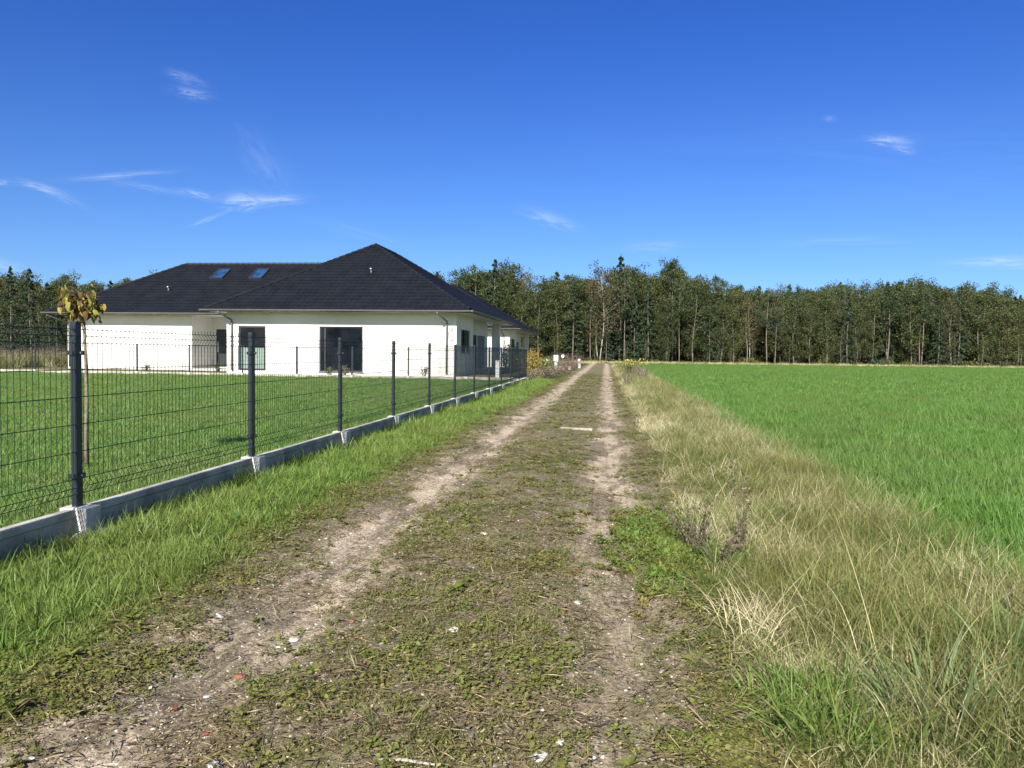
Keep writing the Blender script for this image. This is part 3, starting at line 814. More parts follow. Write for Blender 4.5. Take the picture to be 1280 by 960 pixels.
def tree_mesh(kind, H, seed):
    g = np.random.default_rng(seed); tr = MB(); P = []; D = []; sz = []
    def clump(c, rx, rz, n, s_):
        p = g.normal(size=(n, 3)); p /= np.linalg.norm(p, axis=1, keepdims=True); p *= (g.random((n, 1))**.45)
        P.append(np.array(c)+p*np.array([rx, rx, rz])); d = g.normal(size=(n, 3)); d[:, 2] += .2; D.append(d); sz.append(np.full(n, s_))
    wa_ = .007 if kind in ('pine', 'spruce') else .018
    wob = lambda z: Vector((wa_*H*math.sin(z*2.1/H*3+seed), wa_*H*math.cos(z*1.7/H*3+seed*2), z))
    tw = {'pine': .095, 'spruce': .11, 'oak': .11, 'birch': .07, 'rust': .08, 'sapling': .045}[kind]*(H/11)
    n = 8
    if kind in ('oak', 'rust'):
        tr.tube([wob(H*.9*i/n) for i in range(n+1)], [tw*(1.1-.95*i/n) for i in range(n+1)], 6)
        lo = .10 if kind == 'oak' else .2
        for i in range(42):
            z = H*(lo+(.97-lo)*((i+g.random())/42)); a = g.random()*2*PI
            env = math.sin(PI*min(1, max(.12, (z/H-lo)/(1.02-lo)))**.8)
            ln = H*.19*(.40+.65*env)*(.5+.7*g.random())
            s0 = wob(z*.93); e = s0+Vector((ln*math.cos(a), ln*math.sin(a), ln*(.3+.8*g.random())))
            if z > H*.9: e.z = min(e.z, H*1.0)
            tr.tube([s0, (s0+e)/2+Vector((0,0,-.05*ln)), e], [tw*.2, tw*.12, tw*.04], 4, False)
            for j in range(3):
                c = s0.lerp(e, .5+.25*j)+Vector(g.normal(0, .022*H, 3)); clump(c, .06*H*(.6+.7*g.random()), .05*H, 40 if kind == 'oak' else 22, .155)
    if kind == 'pine':
        tr.tube([wob(H*.96*i/n) for i in range(n+1)], [tw*(1.1-.85*i/n) for i in range(n+1)], 6)
        for i in range(26):
            z = H*(.5+.5*(i+g.random())/26); a = g.random()*2*PI
            ln = H*.17*(1.15-(z/H-.5)*1.5)*(.6+.6*g.random())
            s0 = wob(z*.96); e = s0+Vector((ln*math.cos(a), ln*math.sin(a), ln*(.15+.3*g.random())))
            tr.tube([s0, e], [tw*.22, tw*.06], 4, False)
            for j in range(3):
                c = s0.lerp(e, .45+.3*j)+Vector(g.normal(0, .012*H, 3)); clump(c, .05*H*(.6+.6*g.random()), .03*H, 40, .13)
        for i in range(7):
            z = H*(.25+.25*g.random()); a = g.random()*2*PI; ln = .07*H*g.random()
            s0 = wob(z); tr.tube([s0, s0+Vector((ln*math.cos(a), ln*math.sin(a), .1))], [tw*.14, tw*.04], 4, False)
    if kind == 'spruce':
        tr.tube([wob(H*.98*i/n) for i in range(n+1)], [tw*(1.1-.98*i/n) for i in range(n+1)], 6)
        for i in range(56):
            f = (i+g.random())/56; z = H*(.06+.93*f); a = i*2.4+g.normal(0, .3)
            ln = H*.20*(1.03-f)**.85*(.75+.4*g.random())
            s0 = wob(z); e = s0+Vector((ln*math.cos(a), ln*math.sin(a), -ln*.22))
            tr.tube([s0, e], [tw*.14, tw*.04], 3, False)
            for j in range(3):
                c = s0.lerp(e, .4+.28*j); clump(c, .03*H*(1.2-f), .014*H, 26, .15)
        clump((0, 0, H*.985), .01*H, .03*H, 18, .12)
    if kind in ('birch', 'sapling'):
        tr.tube([wob(H*.96*i/n) for i in range(n+1)], [tw*(1.1-.95*i/n) for i in range(n+1)], 6)
        lo = .35 if kind == 'birch' else .2
        nb = 30
        for i in range(nb):
            z = H*(lo+(1-lo)*(i+g.random())/nb); a = g.random()*2*PI
            ln = H*.15*(1.2-z/H)*(.6+.7*g.random())
            s0 = wob(z*.95); e = s0+Vector((ln*math.cos(a), ln*math.sin(a), ln*.7))
            tr.tube([s0, e], [tw*.2, tw*.05], 3, False)
            for j in range(2):
                c = s0.lerp(e, .6+.4*j)+Vector(g.normal(0, .02*H, 3)); clump(c, .045*H, .05*H, 16, .15)
    V, Fc, T = leaves_sized(np.concatenate(P), np.concatenate(D), np.concatenate(sz)*(1 if kind != 'sapling' else .7), seed)
    return tr, (V, Fc, T)
def leaves_sized(P, D, S_, seed):
    V, Fc, T = leaves(P, D, S_, .8, seed); return V, Fc, T
KM = {'oak': (F_OAK, B_DARK), 'pine': (F_PINE, B_PINE), 'spruce': (F_SPRUCE, B_DARK), 'birch': (F_BIRCH, B_PALE), 'rust': (F_RUST, B_PALE), 'sapling': (F_BIRCH, B_PALE)}
KN = {'oak': 'oak_tree', 'pine': 'pine_tree', 'spruce': 'spruce_tree', 'birch': 'birch_tree', 'rust': 'thinning_tree', 'sapling': 'young_tree'}
KL = {'oak': 'broad olive-green leafy tree', 'pine': 'pine with bare reddish trunk and dark top', 'spruce': 'dark pointed spruce branched to the ground',
      'birch': 'slender pale-trunked tree with yellow-green leaves', 'rust': 'thinning pale-trunked tree with brownish leaves', 'sapling': 'small yellow-green young tree'}
variants = {}
for kd in KM:
    variants[kd] = []
    for v in range(3 if kd not in ('oak',) else 5):
        tr, arr = tree_mesh(kd, 10., 500+17*v+len(kd)*31)
        variants[kd].append((tr.mesh('trunk', KM[kd][1], True), np_mesh('crown', arr[0], arr[1], KM[kd][0], {'tint': arr[2]})))
prof_x = [-200,0,60,120,200,330,450,540,600,640,668,690,720,760,775,800,840,870,900,950,1000,1060,1120,1180,1240,1275,1400]
prof_y = [345,338,340,346,338,340,338,336,330,325,352,338,334,332,322,336,321,338,345,350,352,343,341,350,350,362,355]
def top_h(x, y):
    px = 640+x/y*F; ty = np.interp(px, prof_x, prof_y); hor = 440.5+.0122*(px-640)
    return (hor-ty)/F*y + CAMZ
gt = random.Random(11)
def zone(x, y):
    px = 640+x/y*F
    if px < 560: return 'behind the white house'
    if px < 800: return 'beyond the dirt track'
    return 'beyond the green field'
ntree = 0
def put_tree(kd, x, y, h, label=None, group=None, var=None):
    global ntree
    ntree += 1
    tm, cm = variants[kd][var if var is not None else gt.randrange(len(variants[kd]))]
    root = empty(KN[kd], (x, y, gh1(x, y)-.05), gt.random()*2*PI)
    s_ = h/10.; w_ = s_*gt.uniform(.72, 1.1)
    root.scale = (w_, w_, s_)
    z = zone(x, y)
    tag(root, label or ('%s in the forest %s' % (KL[kd], z)), 'tree', group or ('forest trees %s, %s' % (z, KN[kd].replace('_', ' '))))
    for nm, me in (('trunk', tm), ('crown', cm)):
        o = bpy.data.objects.new(nm, me); C.objects.link(o); o.parent = root
# front row, noticeable individuals, placed from the picture (px, kind, height factor, Y)
put_tree('spruce', *at(775, 440, 97).xy, 15.4*.88, 'tallest dark pointed spruce above the end of the dirt track', var=0)
put_tree('pine', *at(840, 440, 98).xy, 14.6*.93, 'tallest dark-topped pine of the forest, left of the green field', var=1)
put_tree('rust', *at(752, 440, 95).xy, 12.4, 'pale-trunked nearly bare tree left of the tall spruce', var=0)
put_tree('spruce', *at(14, 440, 76).xy, 9.0, 'large dark spruce at the far left, behind the back fence', var=1)
put_tree('spruce', *at(38, 440, 80).xy, 9.3, 'dark spruce just right of the largest one at the far left', var=2)
put_tree('spruce', *at(62, 440, 70).xy, 4.6, 'short dark young spruce left of the white house', var=0)
put_tree('oak', *at(50, 440, 84).xy, 8.0, 'olive leafy tree between the far left spruces and the house', var=1)
shrub_spots = [(8,58,1.2),(30,56,1.0),(55,60,1.3),(78,57,1.1),(100,60,1.2)]
kinds1 = ['oak']*7+['birch']*2+['rust']*2+['pine']*3+['spruce']*2
x = -78
while x < 80:
    px = 640+x/96*F; y = 95.5+gt.uniform(-.8, 1.5)
    ks = kinds1 + (['spruce']*2+['pine']*4 if 520 < px < 900 else [])+(['spruce']*5 if px < 130 else [])
    kd = gt.choice(ks); h = top_h(x, y)*gt.uniform(.62, 1.03)
    if kd in ('birch',): h *= .8
    put_tree(kd, x, y, h); x += gt.uniform(1.3, 2.3)
for y0, st, lo in ((99.5,2.3,.78),(103.5,3.3,.82)):
    x = -82
    while x < 84:
        px = 640+x/y0*F; y = y0+gt.uniform(-1.5, 1.5)
        kd = gt.choice(['oak']*8+['pine']*4+['spruce']*1+['rust']*2); put_tree(kd, x, y, top_h(x, y)*gt.uniform(lo, 1.02)); x += gt.uniform(st*.7, st*1.3)
x = -76
while x < 76:
    put_tree('sapling', x, 93.6+gt.uniform(-.6, 1.5), gt.uniform(2.2, 5.2)); x += gt.uniform(1.6, 5.5)
print('TREES', ntree)
# wood behind, one mass, plus an added unseen tree line behind the camera
pr = []
for kd in ('oak', 'pine', 'spruce', 'oak'):
    for v in range(2):
        tm, cm = variants[kd][v]
        n0 = len(tm.vertices); me = bpy.data.meshes.new('t')
        tv = np.zeros(n0*3, np.float32); tm.vertices.foreach_get('co', tv)
        fs = [tuple(p.vertices) for p in tm.polygons if len(p.vertices) == 4]
        cv = np.zeros(len(cm.vertices)*3, np.float32); cm.vertices.foreach_get('co', cv)
        T = np.zeros(len(cm.vertices), np.float32); cm.attributes['tint'].data.foreach_get('value', T)
        ct = np.array([tuple(p.vertices) for p in cm.polygons])
        tq = np.array(fs); tt = np.concatenate([tq[:, [0,1,2]], tq[:, [0,2,3]]])
        me = np_mesh('t', np.concatenate([tv.reshape(-1,3), cv.reshape(-1,3)]), np.concatenate([tt, ct+n0]), None, {'tint': np.concatenate([np.zeros(n0), T])})
        me.materials.append(KM[kd][1]); me.materials.append(KM[kd][0])
        mi = np.ones(len(me.polygons), np.int32); mi[:len(tt)] = 0; me.polygons.foreach_set('material_index', mi)
        pr.append(bpy.data.objects.new('t', me))
n = 1100; Y = 106+rng.random(n)*40; Y[900:] = -62-25*rng.random(200); X = (rng.random(n)-.5)*2*(np.abs(Y)*.80+6)  # trees at negative Y are unseen, added to darken the window reflections
H = np.array([top_h(a, b) if b > 0 else 12. for a, b in zip(X, Y)])*(.72+.28*rng.random(n))*np.interp(Y, [107, 145], [.97, .9])
scatter('forest', pr, X, Y, gh(X, Y)-.1, H/10, tilt=.02)
# undergrowth at the wood's foot and the rough strip in front of it
bush = []
for i in range(5):
    g = np.random.default_rng(700+i); n = 420
    p = g.normal(size=(n, 3)); p /= np.linalg.norm(p, axis=1, keepdims=True); p *= g.random((n, 1))**.4*np.array([.9,.9,.6]); p[:, 2] = np.abs(p[:, 2])
    bush.append(proto('b', leaves(p, g.normal(size=(n, 3)), .14, .8, i), [F_OAK, F_BIRCH, F_RUST, F_SPRUCE, F_OAK][i]))
n = 1500; Y = 94.5+rng.random(n)**1.2*60; X = (rng.random(n)-.5)*2*(Y*.8)
scatter('undergrowth', bush, X, Y, gh(X, Y)-.1, .45+1.1*rng.random(n)**2+np.clip(Y-100, 0, 10)*.22, zs=1.3)
n = 5000; Y = 91+rng.random(n)*5; X = (rng.random(n)-.5)*2*Y*.8
scatter('forest_edge_grass', [proto('g', blades(46, .35, (.15,.5), .03, .5, .9, 3, 300+i), G_DRY if i < 3 else G_LONG) for i in range(5)], X, Y, gh(X, Y), .6+.5*rng.random(n))
# rank growth behind the garden on the left
n = 5200; Y = 39+rng.random(n)*52; X = -6-rng.random(n)*(Y*.8-6)
k = (X < -27) | (Y > 80); X, Y = X[k], Y[k]
scatter('tall_dry_weeds', [proto('g', blades(46, .3, (.3,.8), .018, .4, .7, 3, 320+i), [G_DRY, G_LONG, F_RUST, G_LONG][i]) for i in range(4)], X, Y, gh(X, Y), .7+.7*rng.random(len(X)))

# ------------------------------------------------------------------ shrubs, weeds, small things
def shrub(name, loc, label, cat, mat, r, h, n=700, leaf=.07, stem=B_DARK, seed=0, flowers=None, group=None, stems=9, asp=.5):
    g = np.random.default_rng(seed); root = empty(name, loc); tag(root, label, cat, group)
    st = MB(); P = []; D = []
    for i in range(stems):
        a = g.random()*2*PI; rr = r*.85*math.sqrt(g.random()); top = Vector((rr*math.cos(a), rr*math.sin(a), h*(.65+.35*g.random())))
        b0 = Vector((rr*.25*math.cos(a), rr*.25*math.sin(a), -.02)); mid = b0.lerp(top, .5)+Vector(g.normal(0, .04, 3))
        st.tube([b0, mid, top], [.012, .009, .004], 5)
        m_ = n//stems; t_ = g.random(m_)**.7*.85+.15
        pts = np.array([tuple(b0.lerp(mid, min(1, 2*t)) if t < .5 else mid.lerp(top, 2*t-1)) for t in t_])
        P.append(pts+g.normal(0, 1, (m_, 3))*np.array([r*.22, r*.22, h*.05])); D.append(g.normal(size=(m_, 3))+[0,0,.4])
    st.build('stems', stem, root)
    P = np.concatenate(P); P[:, 2] = np.maximum(P[:, 2], .01)
    V, Fc, T = leaves(P, np.concatenate(D), leaf, asp, seed)
    o = bpy.data.objects.new('foliage', np_mesh('foliage', V, Fc, mat, {'tint': T})); C.objects.link(o); o.parent = root
    if flowers:
        k = P[:, 2] > h*.6; Q = P[k][::3]+[0,0,.02]
        V, Fc, T = leaves(Q, g.normal(size=(len(Q), 3))+[0,0,1], leaf*1.1, .8, seed+1)
        o = bpy.data.objects.new('flowers', np_mesh('flowers', V, Fc, flowers, {'tint': T})); C.objects.link(o); o.parent = root
    return root
F_YEL = leaf_mat('goldenrod_flower', [(0,(.22,.22,.04)),(.5,(.36,.31,.05)),(1,(.52,.42,.07))], None, .2)
F_ORG = leaf_mat('orange_autumn_leaf', [(0,(.13,.13,.03)),(.5,(.28,.22,.04)),(1,(.42,.26,.06))], None, .3, inst_w=0)
F_GRN = leaf_mat('fresh_shrub_leaf', [(0,(.05,.085,.02)),(.5,(.10,.14,.03)),(1,(.18,.2,.05))], None, .3, inst_w=0)
F_BRN = leaf_mat('dried_weed_leaf', [(0,(.09,.065,.05)),(.5,(.20,.15,.11)),(1,(.36,.29,.2))], None, .2, inst_w=0)
F_PNK = leaf_mat('reddish_weed_leaf', [(0,(.09,.05,.045)),(.5,(.17,.10,.09)),(1,(.28,.2,.16))], None, .2, inst_w=0)
def g_at(px, Y, z=None):
    p = at(px, 440, Y); return Vector((p.x, Y, gh1(p.x, Y)-.01 if z is None else z))
shrub('autumn_shrub', g_at(666, 37), 'yellow and orange shrub at the far end of the mesh fence', 'shrub', F_ORG, .75, 1.45, 1500, .08, seed=1, stems=16)
shrub('green_shrub', g_at(678, 40), 'bright green leafy shrub beside the orange shrub at the fence end', 'shrub', F_GRN, .7, 1.05, 1300, .08, seed=2, stems=14)
specs = [(672,35.2,.5,.55,F_BRN),(684,37.5,.6,.6,F_BRN),(694,40,.7,.6,F_BRN),(704,44,.8,.6,F_PNK),(690,45,.8,.95,F_GRN),(713,52,.9,.85,F_PNK),(720,60,1.1,1.25,F_PNK),(676,46,.9,1.1,F_BRN),(700,56,1.0,1.3,F_BRN)]
nm = ['low straw-coloured dead weeds right at the last fence post', 'low brown weeds beside the left rut, below the green shrub', 'brown weeds where the left rut passes the leaning white board', 'reddish low weeds beside the left rut near the white bucket',
      'green weeds in front of the white cabinet', 'reddish bush just left of the white marker post', 'tall reddish bush behind the white marker post', 'brown weeds behind the orange shrub', 'tall brown weeds behind the white cabinet']
for i, (px, Y_, r_, h_, mt) in enumerate(specs):
    shrub('weed_bush', g_at(px, Y_), nm[i], 'weeds', mt, r_, h_, 900, .07, seed=20+i, stems=22, asp=.3)
shrub('goldenrod_bush', g_at(790, 38), 'yellow-flowering bush beside the right rut, at the field corner', 'shrub', F_GRN, .75, .95, 900, .07, seed=40, flowers=F_YEL, stems=26)
rs = [(797,37,.45,.75,'tall brown dead weeds just in front of the yellow-flowering bush'),(806,34,.4,.65,'brown dead weeds by the field, right of the yellow-flowering bush'),(785,29,.3,.6,'pale dead weed stalks at the edge of the right rut, nearer than the flowering bush')]
for i, (px, Y_, r_, h_, lb) in enumerate(rs):
    shrub('dead_weed', g_at(px, Y_), lb, 'weeds', F_BRN, r_, h_, 380, .05, seed=50+i, stems=16, asp=.25)
for i, ((px, Y_, h_), lb) in enumerate(zip(shrub_spots, ['reddish dry scrub at the left picture edge beyond the back fence', 'brown dry scrub beyond the back fence, below the far left spruces', 'reddish dry scrub in front of the short young spruce', 'straw-coloured scrub left of the nearest fence post, beyond the lawn', 'brown scrub by the left corner of the white house'])):
    shrub('dry_scrub', g_at(px, Y_), lb, 'shrub', [F_PNK, F_BRN, F_PNK, F_BRN, F_PNK][i], 1.6, h_, 1200, .08, seed=90+i, stems=24, asp=.35)
# shrubs seen through the end of the fence, by the second house
shrub('conifer_shrub', g_at(634, 44), 'dark green bushy conifer seen through the fence, beside the porch pillar', 'shrub', F_SPRUCE, .6, 1.7, 1800, .07, seed=60, stems=20)
shrub('conifer_shrub', g_at(646, 50), 'dark green conifer behind the last fence panels, before the second house', 'shrub', F_SPRUCE, .8, 1.7, 1800, .08, seed=61, stems=20)
for i, (px, Y_, h_, lb) in enumerate([(530,35.6,.55,'small leafy sapling against the white wall, near the right downpipe'),(430,35.4,.5,'dry weeds growing in front of the big dark window'),(412,35.5,.42,'short dry weeds at the left foot of the big dark window'),(272,39.5,.45,'dry weeds by the porch of the white house'),(182,38.5,.4,'weeds at the foot of the left white wall')]):
    shrub('wall_weed', g_at(px, Y_, 0.02), lb, 'weeds', [F_GRN, F_BRN, G_LONG, G_LONG, G_LONG][i], .3 if i else .25, h_, 160 if i else 110, .07, seed=70+i, stems=10)
# dead weed stems in the rough strip
def dead_stem(px, py, H, label, seed, n=6, spread=.3, mat=G_DEAD, cat='weeds', leafn=260, lf=.018):
    b = on_ground(px, py, .03); g = np.random.default_rng(seed); root = empty('dead_weed', (b.x, b.y, gh1(b.x, b.y)-.01)); tag(root, label, cat)
    st = MB(); P = []
    for i in range(n):
        a = g.random()*2*PI; l = H*(.6+.4*g.random()); e = Vector((spread*l*math.cos(a), spread*l*math.sin(a), l))
        mid = e*.5+Vector(g.normal(0, .02, 3)); st.tube([(0,0,0), mid, e], [.0035,.0028,.0015], 5)
        for t in g.random(leafn//n)*.75+.25:
            q_ = (mid*(2*t) if t < .5 else mid.lerp(e, 2*t-1)); P.append(np.array(q_)+g.normal(0, .014, 3))
    st.build('stems', simple('dead_stem', (.09,.065,.05), .9), root)
    P = np.array(P); V, Fc, T = leaves(P, g.normal(size=(len(P), 3)), lf, .6, seed)
    o = bpy.data.objects.new('seed_heads', np_mesh('seed_heads', V, Fc, mat, {'tint': T})); C.objects.link(o); o.parent = root
dead_stem(925, 690, .62, 'upright dark dried weed stalk in the rough grass strip', 1, 3, .12)
dead_stem(868, 680, .36, 'low purplish dead weed left of the upright dark stalk', 2, 12, .75, leafn=500)
dead_stem(895, 697, .26, 'flattened dark dead weed between green patch and upright stalk', 3, 9, 1.0, leafn=380)
# tussocks
def tussock(px, py, label, n, h, w, mat, seed, lean=.55, bend=1.2, rad=.06, centre=.9):
    b = on_ground(px, py, .03); V, Fc, T = blades(n, rad, h, w, lean, bend, 7, seed, centre=centre)
    o = bpy.data.objects.new('grass_tussock', np_mesh('grass_tussock', V, Fc, mat, {'tint': T})); C.objects.link(o)
    o.location = (b.x, b.y, gh1(b.x, b.y)-.01); tag(o, label, 'grass tussock')
tussock(1165, 905, 'broad-bladed blue-green grass tussock near the bottom right corner', 120, (.22,.42), .011, G_TUSS, 1, rad=.12)
tussock(1262, 850, 'arching pale green grass clump cut by the right picture edge', 90, (.35,.6), .009, G_TUSS, 2, .7, 1.6, .08)
tussock(1040, 930, 'green grass tussock with long thin blades at the bottom of the rough strip', 90, (.18,.36), .006, G_LONG, 3, rad=.1)
tussock(905, 700, 'bright yellow-green grass tuft below the dead weed stalks', 110, (.12,.26), .007, G_VERGE, 4, rad=.09)
tussock(930, 800, 'clump of bleached bent straw stalks in the rough strip', 20,(.35,.6), .0035, G_DRY, 5, .4, .9, .14)
tussock(990, 770, 'second clump of bleached straw right of the first', 16,(.35,.62), .0035, G_DRY, 6, .45, 1.0, .14)
tussock(1120, 860, 'long bleached stalks leaning over the blue-green tussock', 12,(.4,.75), .004, G_DRY, 7, .5, 1.0, .2)
tussock(495, 895, 'pale low grass tuft in the middle of the track', 170, (.06,.14), .003, G_LONG, 8, .7, 1.0, .09)
tussock(415, 750+45, 'small yellowish grass tuft beside the left rut', 60, (.03,.08), .003, G_LONG, 9, .8, .8, .06)
tussock(540, 805, 'small bright green grass tuft in the middle of the track', 130, (.03,.07), .003, G_VERGE, 10, .7, .8, .07)
tussock(500, 560+90, 'low green weed tuft at the edge of the left rut', 60, (.03,.07), .004, G_VERGE, 11, .7, .8, .07)
def dock(px, py, label, n, ln, seed):
    b = on_ground(px, py, .03); V, Fc, T = merge([rosette(n, ln, seed, .5), rosette(n-2, ln*.7, seed+1, 1.0)])
    o = bpy.data.objects.new('broadleaf_weed', np_mesh('broadleaf_weed', V, Fc, G_WEED, {'tint': T})); C.objects.link(o)
    o.location = (b.x, b.y, gh1(b.x, b.y)+.015); tag(o, label, 'weed')
dock(85, 815, 'large broad-leaved weed at the verge edge, lower left', 12, .065, 1)
dock(60, 845, 'broad-leaved weed just below the largest one at lower left', 11, .055, 5)
dock(20, 880, 'round-leaved weed at the left picture edge', 11, .055, 9)
dock(165, 770, 'broad-leaved weed between the verge grass and the moss, above the largest one', 11, .05, 13)
dock(570, 735, 'leafy green weed rosette in the middle of the track', 13, .06, 17)
dock(320, 860, 'leafy weed beside the left rut near the bottom', 11, .05, 21)
# debris on the track
def chip(name, px, py, size, mat, label, seed, cat, flat=.35):
    import bmesh
    b = on_ground(px, py, 0); g = np.random.default_rng(seed); bm = bmesh.new(); bmesh.ops.create_icosphere(bm, subdivisions=2, radius=size/2)
    sc = np.array([1, .7, flat])
    for v in bm.verts: v.co = Vector(np.sign(np.array(v.co))*np.abs(np.array(v.co)/(size/2))**.75*(size/2)*sc*(1+g.normal(0, .006, 3)))
    me = bpy.data.meshes.new(name); bm.to_mesh(me); bm.free(); me.materials.append(mat)
    o = bpy.data.objects.new(name, me); C.objects.link(o); o.location = (b.x, b.y, gh1(b.x, b.y)+size*.12); o.rotation_euler = (g.normal(0,.15), g.normal(0,.15), g.random()*6); tag(o, label, cat)
M_br = simple('brick_red', (.19, .075, .055), .9, 0, .25, 40, .5, 120, .1); M_wh = simple('pale_stone', (.50,.48,.44), .8, 0, .12, 30, .3, 80, .2); M_bl = simple('bluish_chip', (.40,.44,.48), .6, 0, .05, 3)
chip('brick_chip', 217, 874, .05, M_br, 'red brick chip on the left rut', 1, 'brick chip')
chip('brick_chip', 300, 830, .055, M_br, 'larger red brick chip farther up the left rut', 2, 'brick chip')
chip('brick_chip', 258, 910, .04, M_br, 'small red brick chip beside leafy weeds at the bottom', 3, 'brick chip')
chip('brick_chip', 440, 772, .045, M_br, 'red brick chip at the left edge of the mossy middle', 4, 'brick chip')
chip('brick_chip', 457, 829, .03, M_br, 'small brick chip on the mossy middle of the track', 5, 'brick chip')
chip('brick_chip', 720, 712, .05, M_br, 'red brick chip near the right rut', 6, 'brick chip')
chip('pale_stone', 567, 792, .055, M_wh, 'white stone in the middle of the track', 7, 'stone')
chip('pale_stone', 675, 938, .06, M_wh, 'white stone low in the picture near the bottom centre', 8, 'stone')
chip('pale_stone', 700, 920, .04, M_wh, 'smaller white stone just right of the bottom centre one', 9, 'stone')
chip('pale_stone', 605, 670, .05, M_wh, 'white stone farther up the middle of the track', 10, 'stone')
chip('pale_stone', 722, 746, .05, M_wh, 'white stone lying in the right rut', 11, 'stone')
chip('pale_stone', 275, 767, .045, M_wh, 'white stone on bare soil beside the left verge', 12, 'stone')
chip('pale_stone', 368, 787, .07, M_wh, 'flat pale stone on the left rut', 13, 'stone', .2)
chip('bluish_chip', 268, 952, .05, M_bl, 'bluish grey shard at the bottom edge of the track', 14, 'shard', .25)
chip('bluish_chip', 260, 852, .035, M_bl, 'small bluish grey shard on the left rut', 15, 'shard', .25)
# pale weathered board across the track
b = on_ground(720, 537.5, .02)
o = MB().box(-.25,.25,-.022,.022,-.02,.016).build('board', M['whitewood'], bevel=.006); o.location = (b.x, b.y, gh1(b.x, b.y)+.02); o.rotation_euler = (.03,.02,R(-4)); tag(o, 'pale weathered board lying across the middle of the dirt track', 'board')
# stick at the bottom
b = on_ground(510, 949, .01)
o = MB().tube([(-.09,.01,0),(-.02,0,.006),(.08,-.015,0)], [.004,.005,.003], 6).build('stick', M['whitewood']); o.location = (b.x, b.y, gh1(b.x, b.y)+.012); tag(o, 'short pale stick at the bottom of the track', 'stick')
# white things at the end of the fence
def ground_thing(px, Y): p = g_at(px, Y); return (p.x, p.y, p.z)
r_ = empty('utility_cabinet', ground_thing(695, 54)); tag(r_, 'white boxy utility cabinet standing among the weeds', 'cabinet')
MB().box(-.15,.15,-.12,.12,.0,.1).build('base', M['concrete'], r_); MB().box(-.15,.15,-.12,.12,.6,1.02).build('body', M['white'], r_, bevel=.01); MB().box(-.09,.09,-.08,.08,.1,.6).build('stand', M['white'], r_); MB().box(-.16,.16,-.13,.13,1.02,1.05).build('lid', M['white'], r_)
o = MB().box(-.16,.16,-.02,.02,0,.62).box(-.05,.05,-.035,-.02,.25,.4).build('leaning_board', M['white'], bevel=.01); o.location = Vector(ground_thing(683, 47))+Vector((0,0,.2)); o.rotation_euler = (R(-12), R(10), .2); tag(o, 'white board leaning among the weeds left of the cabinet', 'board')
r_ = empty('sign_post', ground_thing(703.5, 52)); tag(r_, 'thin pole with a small white round sign beside the cabinet', 'sign')
MB().tube([(0,0,0),(0,0,1.02)], .02, 8).build('pole', M['gutter'], r_)
MB().tube([(0,-.03,1.0),(0,-.045,1.0)], .10, 20).build('disc', M['white'], r_)
MB().tube([(0,-.046,1.0),(0,-.052,1.0)], .055, 16).build('disc_centre', M['gutter'], r_)
r_ = empty('bucket', ground_thing(712, 56)); tag(r_, 'white bucket on the ground between cabinet and marker post', 'bucket')
MB().tube([(0,0,0),(0,0,.28)], [.10,.13], 14).build('pail', M['white'], r_, smooth=False); MB().tube([(0,0,.28),(0,0,.30)], .14, 14).build('rim', M['white'], r_)
r_ = empty('marker_post', ground_thing(724, 62)); tag(r_, 'short white marker post with a reddish band where the track bends', 'post')
MB().box(-.1,.1,-.08,.08,0,.75).build('body', M['white'], r_, bevel=.02); MB().box(-.103,.103,-.083,.083,.42,.55).build('band', simple('faded_red', (.42,.18,.14), .7), r_)
r_ = empty('concrete_post', ground_thing(622, 36.0)); tag(r_, 'short white concrete post behind the fence in front of the porch pillar', 'post')
MB().box(-.09,.09,-.09,.09,0,.78).build('shaft', M['white'], r_, bevel=.01); MB().box(-.11,.11,-.11,.11,.78,.82).build('cap', M['concrete'], r_)

# ------------------------------------------------------------------ light and sky
EL = R(33); TR = Vector((math.sin(R(15)), math.cos(R(15)), 0))
trv = Vector((TR.x*math.cos(EL), TR.y*math.cos(EL), -math.sin(EL)))
sl_ = bpy.data.lights.new('sun', 'SUN'); sl_.energy = 5.0; sl_.angle = R(.5); sl_.color = (1, .94, .85)
so = bpy.data.objects.new('sun', sl_); C.objects.link(so); so.rotation_euler = trv.to_track_quat('-Z', 'Y').to_euler(); so.location = (-10,-40,40)
w = bpy.data.worlds.new('World'); scene.world = w; w.use_nodes = True
t = NT(w.node_tree); bg = t.n['Background']
sky = t.new('ShaderNodeTexSky', sky_type='NISHITA'); sky.sun_disc = False; sky.sun_elevation = EL
sky.sun_rotation = math.atan2(-TR.x, -TR.y); sky.air_density = 1.0; sky.dust_density = .2; sky.ozone_density = 3.0; sky.altitude = 100
hs = t.new('ShaderNodeHueSaturation'); hs.inputs['Saturation'].default_value = 1.0; t.l.new(sky.outputs[0], hs.inputs['Color'])
col = hs.outputs[0]
D0 = t.xyz(t.new('ShaderNodeTexCoord').outputs['Generated'])
front = t.ss(D0[1], -.2, .55)
lowf = t.ss(D0[2], .45, .02)
deep = t.mix(lowf, (.19, .43, 1.0), (.40, .60, .95))
col = t.mix(front, t.mix(1., col, (1.15, 1.1, 1.0), 'MULTIPLY'), t.mix(1., col, deep, 'MULTIPLY'))
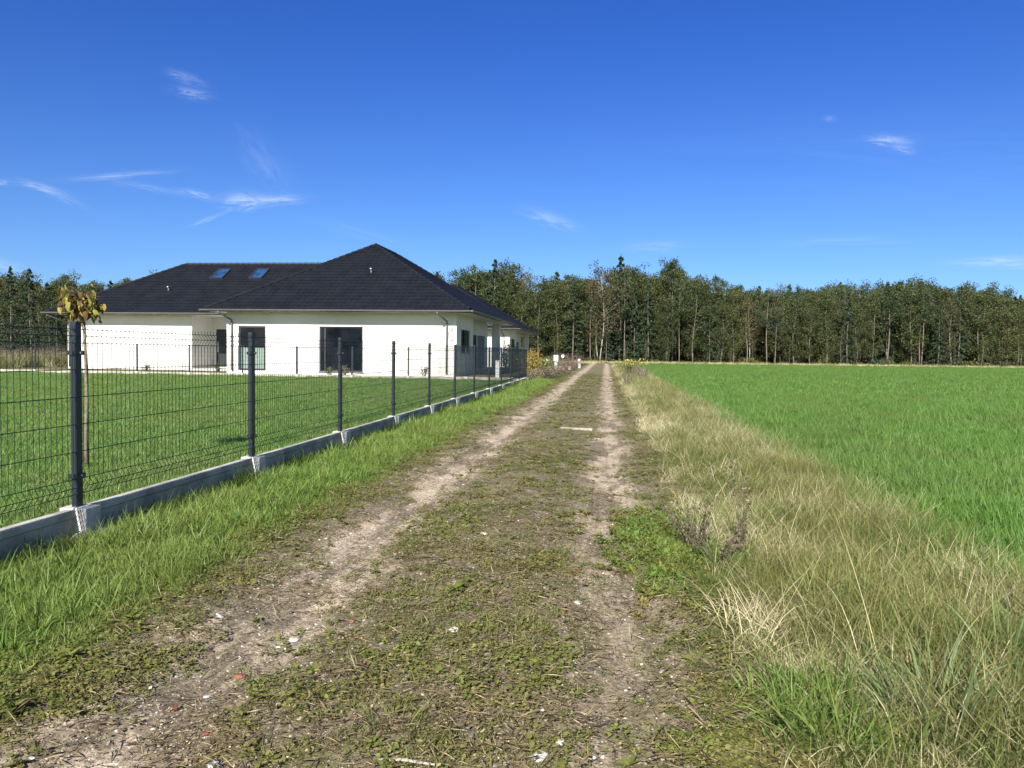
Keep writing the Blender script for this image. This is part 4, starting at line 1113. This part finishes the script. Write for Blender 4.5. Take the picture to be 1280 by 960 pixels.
# thin cirrus, fixed in the sky by direction (x/y, z/y)
D_ = t.new('ShaderNodeTexCoord').outputs['Generated']; dx, dy, dz = t.xyz(D_)
dyp = t.m('MAXIMUM', dy, .05); U = t.m('DIVIDE', dx, dyp); Vv = t.m('DIVIDE', dz, dyp)
tot = None
def cloud(px, py, lx, ly, ang, amp, seed):
    global tot
    d = ray(px, py); u0, v0 = d.x/d.y, d.z/d.y; ca, sa = math.cos(R(ang)), math.sin(R(ang))
    du = t.m('SUBTRACT', U, u0); dv = t.m('SUBTRACT', Vv, v0)
    a = t.m('ADD', t.m('MULTIPLY', du, ca), t.m('MULTIPLY', dv, sa)); b = t.m('SUBTRACT', t.m('MULTIPLY', dv, ca), t.m('MULTIPLY', du, sa))
    A = t.m('DIVIDE', a, lx/F); B = t.m('DIVIDE', b, ly/F)
    nz = t.noise(t.vec(t.m('MULTIPLY', A, 1.1), t.m('MULTIPLY', B, 1.6), seed*3.7), 1.4, 6, .65, .6)
    B2 = t.m('ADD', B, t.m('MULTIPLY', t.m('SUBTRACT', nz, .5), 1.6))
    r2 = t.m('ADD', t.m('MULTIPLY', A, A), t.m('MULTIPLY', B2, B2))
    mask = t.m('EXPONENT', t.m('MULTIPLY', r2, -1.6))
    val = t.m('MULTIPLY', t.m('MULTIPLY', mask, t.ss(nz, .3, .7)), amp*.62)
    tot = val if tot is None else t.m('ADD', tot, val)
for i, c in enumerate([(50,234,34,5,-14,.55),(72,243,40,6,-24,.25),(150,219,72,4,5,.4),(185,234,50,5,-10,.25),(245,242,24,5,-12,.5),(305,250,32,11,0,.75),(350,249,34,6,3,.6),(262,273,28,3,22,.45),
        (232,97,24,7,-18,.45),(240,116,24,7,-10,.5),(330,200,55,22,-50,.13),(690,274,36,9,-18,.5),(820,308,42,8,4,.3),(1112,175,28,7,-4,.6),(1130,186,16,6,-10,.4),(1037,148,8,4,0,.35),(1245,325,60,6,4,.5),(1270,332,40,6,0,.4),(1060,301,90,7,2,.18),(1150,190,400,60,0,.05),(450,290,90,8,-14,.12),(0,330,40,8,-14,.35),(2,228,10,4,-5,.5)]):
    cloud(*c, i+1)
col = t.mix(t.m('MINIMUM', tot, .85), col, (7.2, 8.0, 8.8))
t.l.new(col, bg.inputs[0]); bg.inputs[1].default_value = .061
scene.view_settings.view_transform = 'Standard'; scene.view_settings.look = 'None'; scene.view_settings.exposure = 1.2; scene.view_settings.gamma = 1
scene.cycles.max_bounces = 6; scene.cycles.diffuse_bounces = 3; scene.cycles.transmission_bounces = 3; scene.cycles.transparent_max_bounces = 4
scene.cycles.use_denoising = True
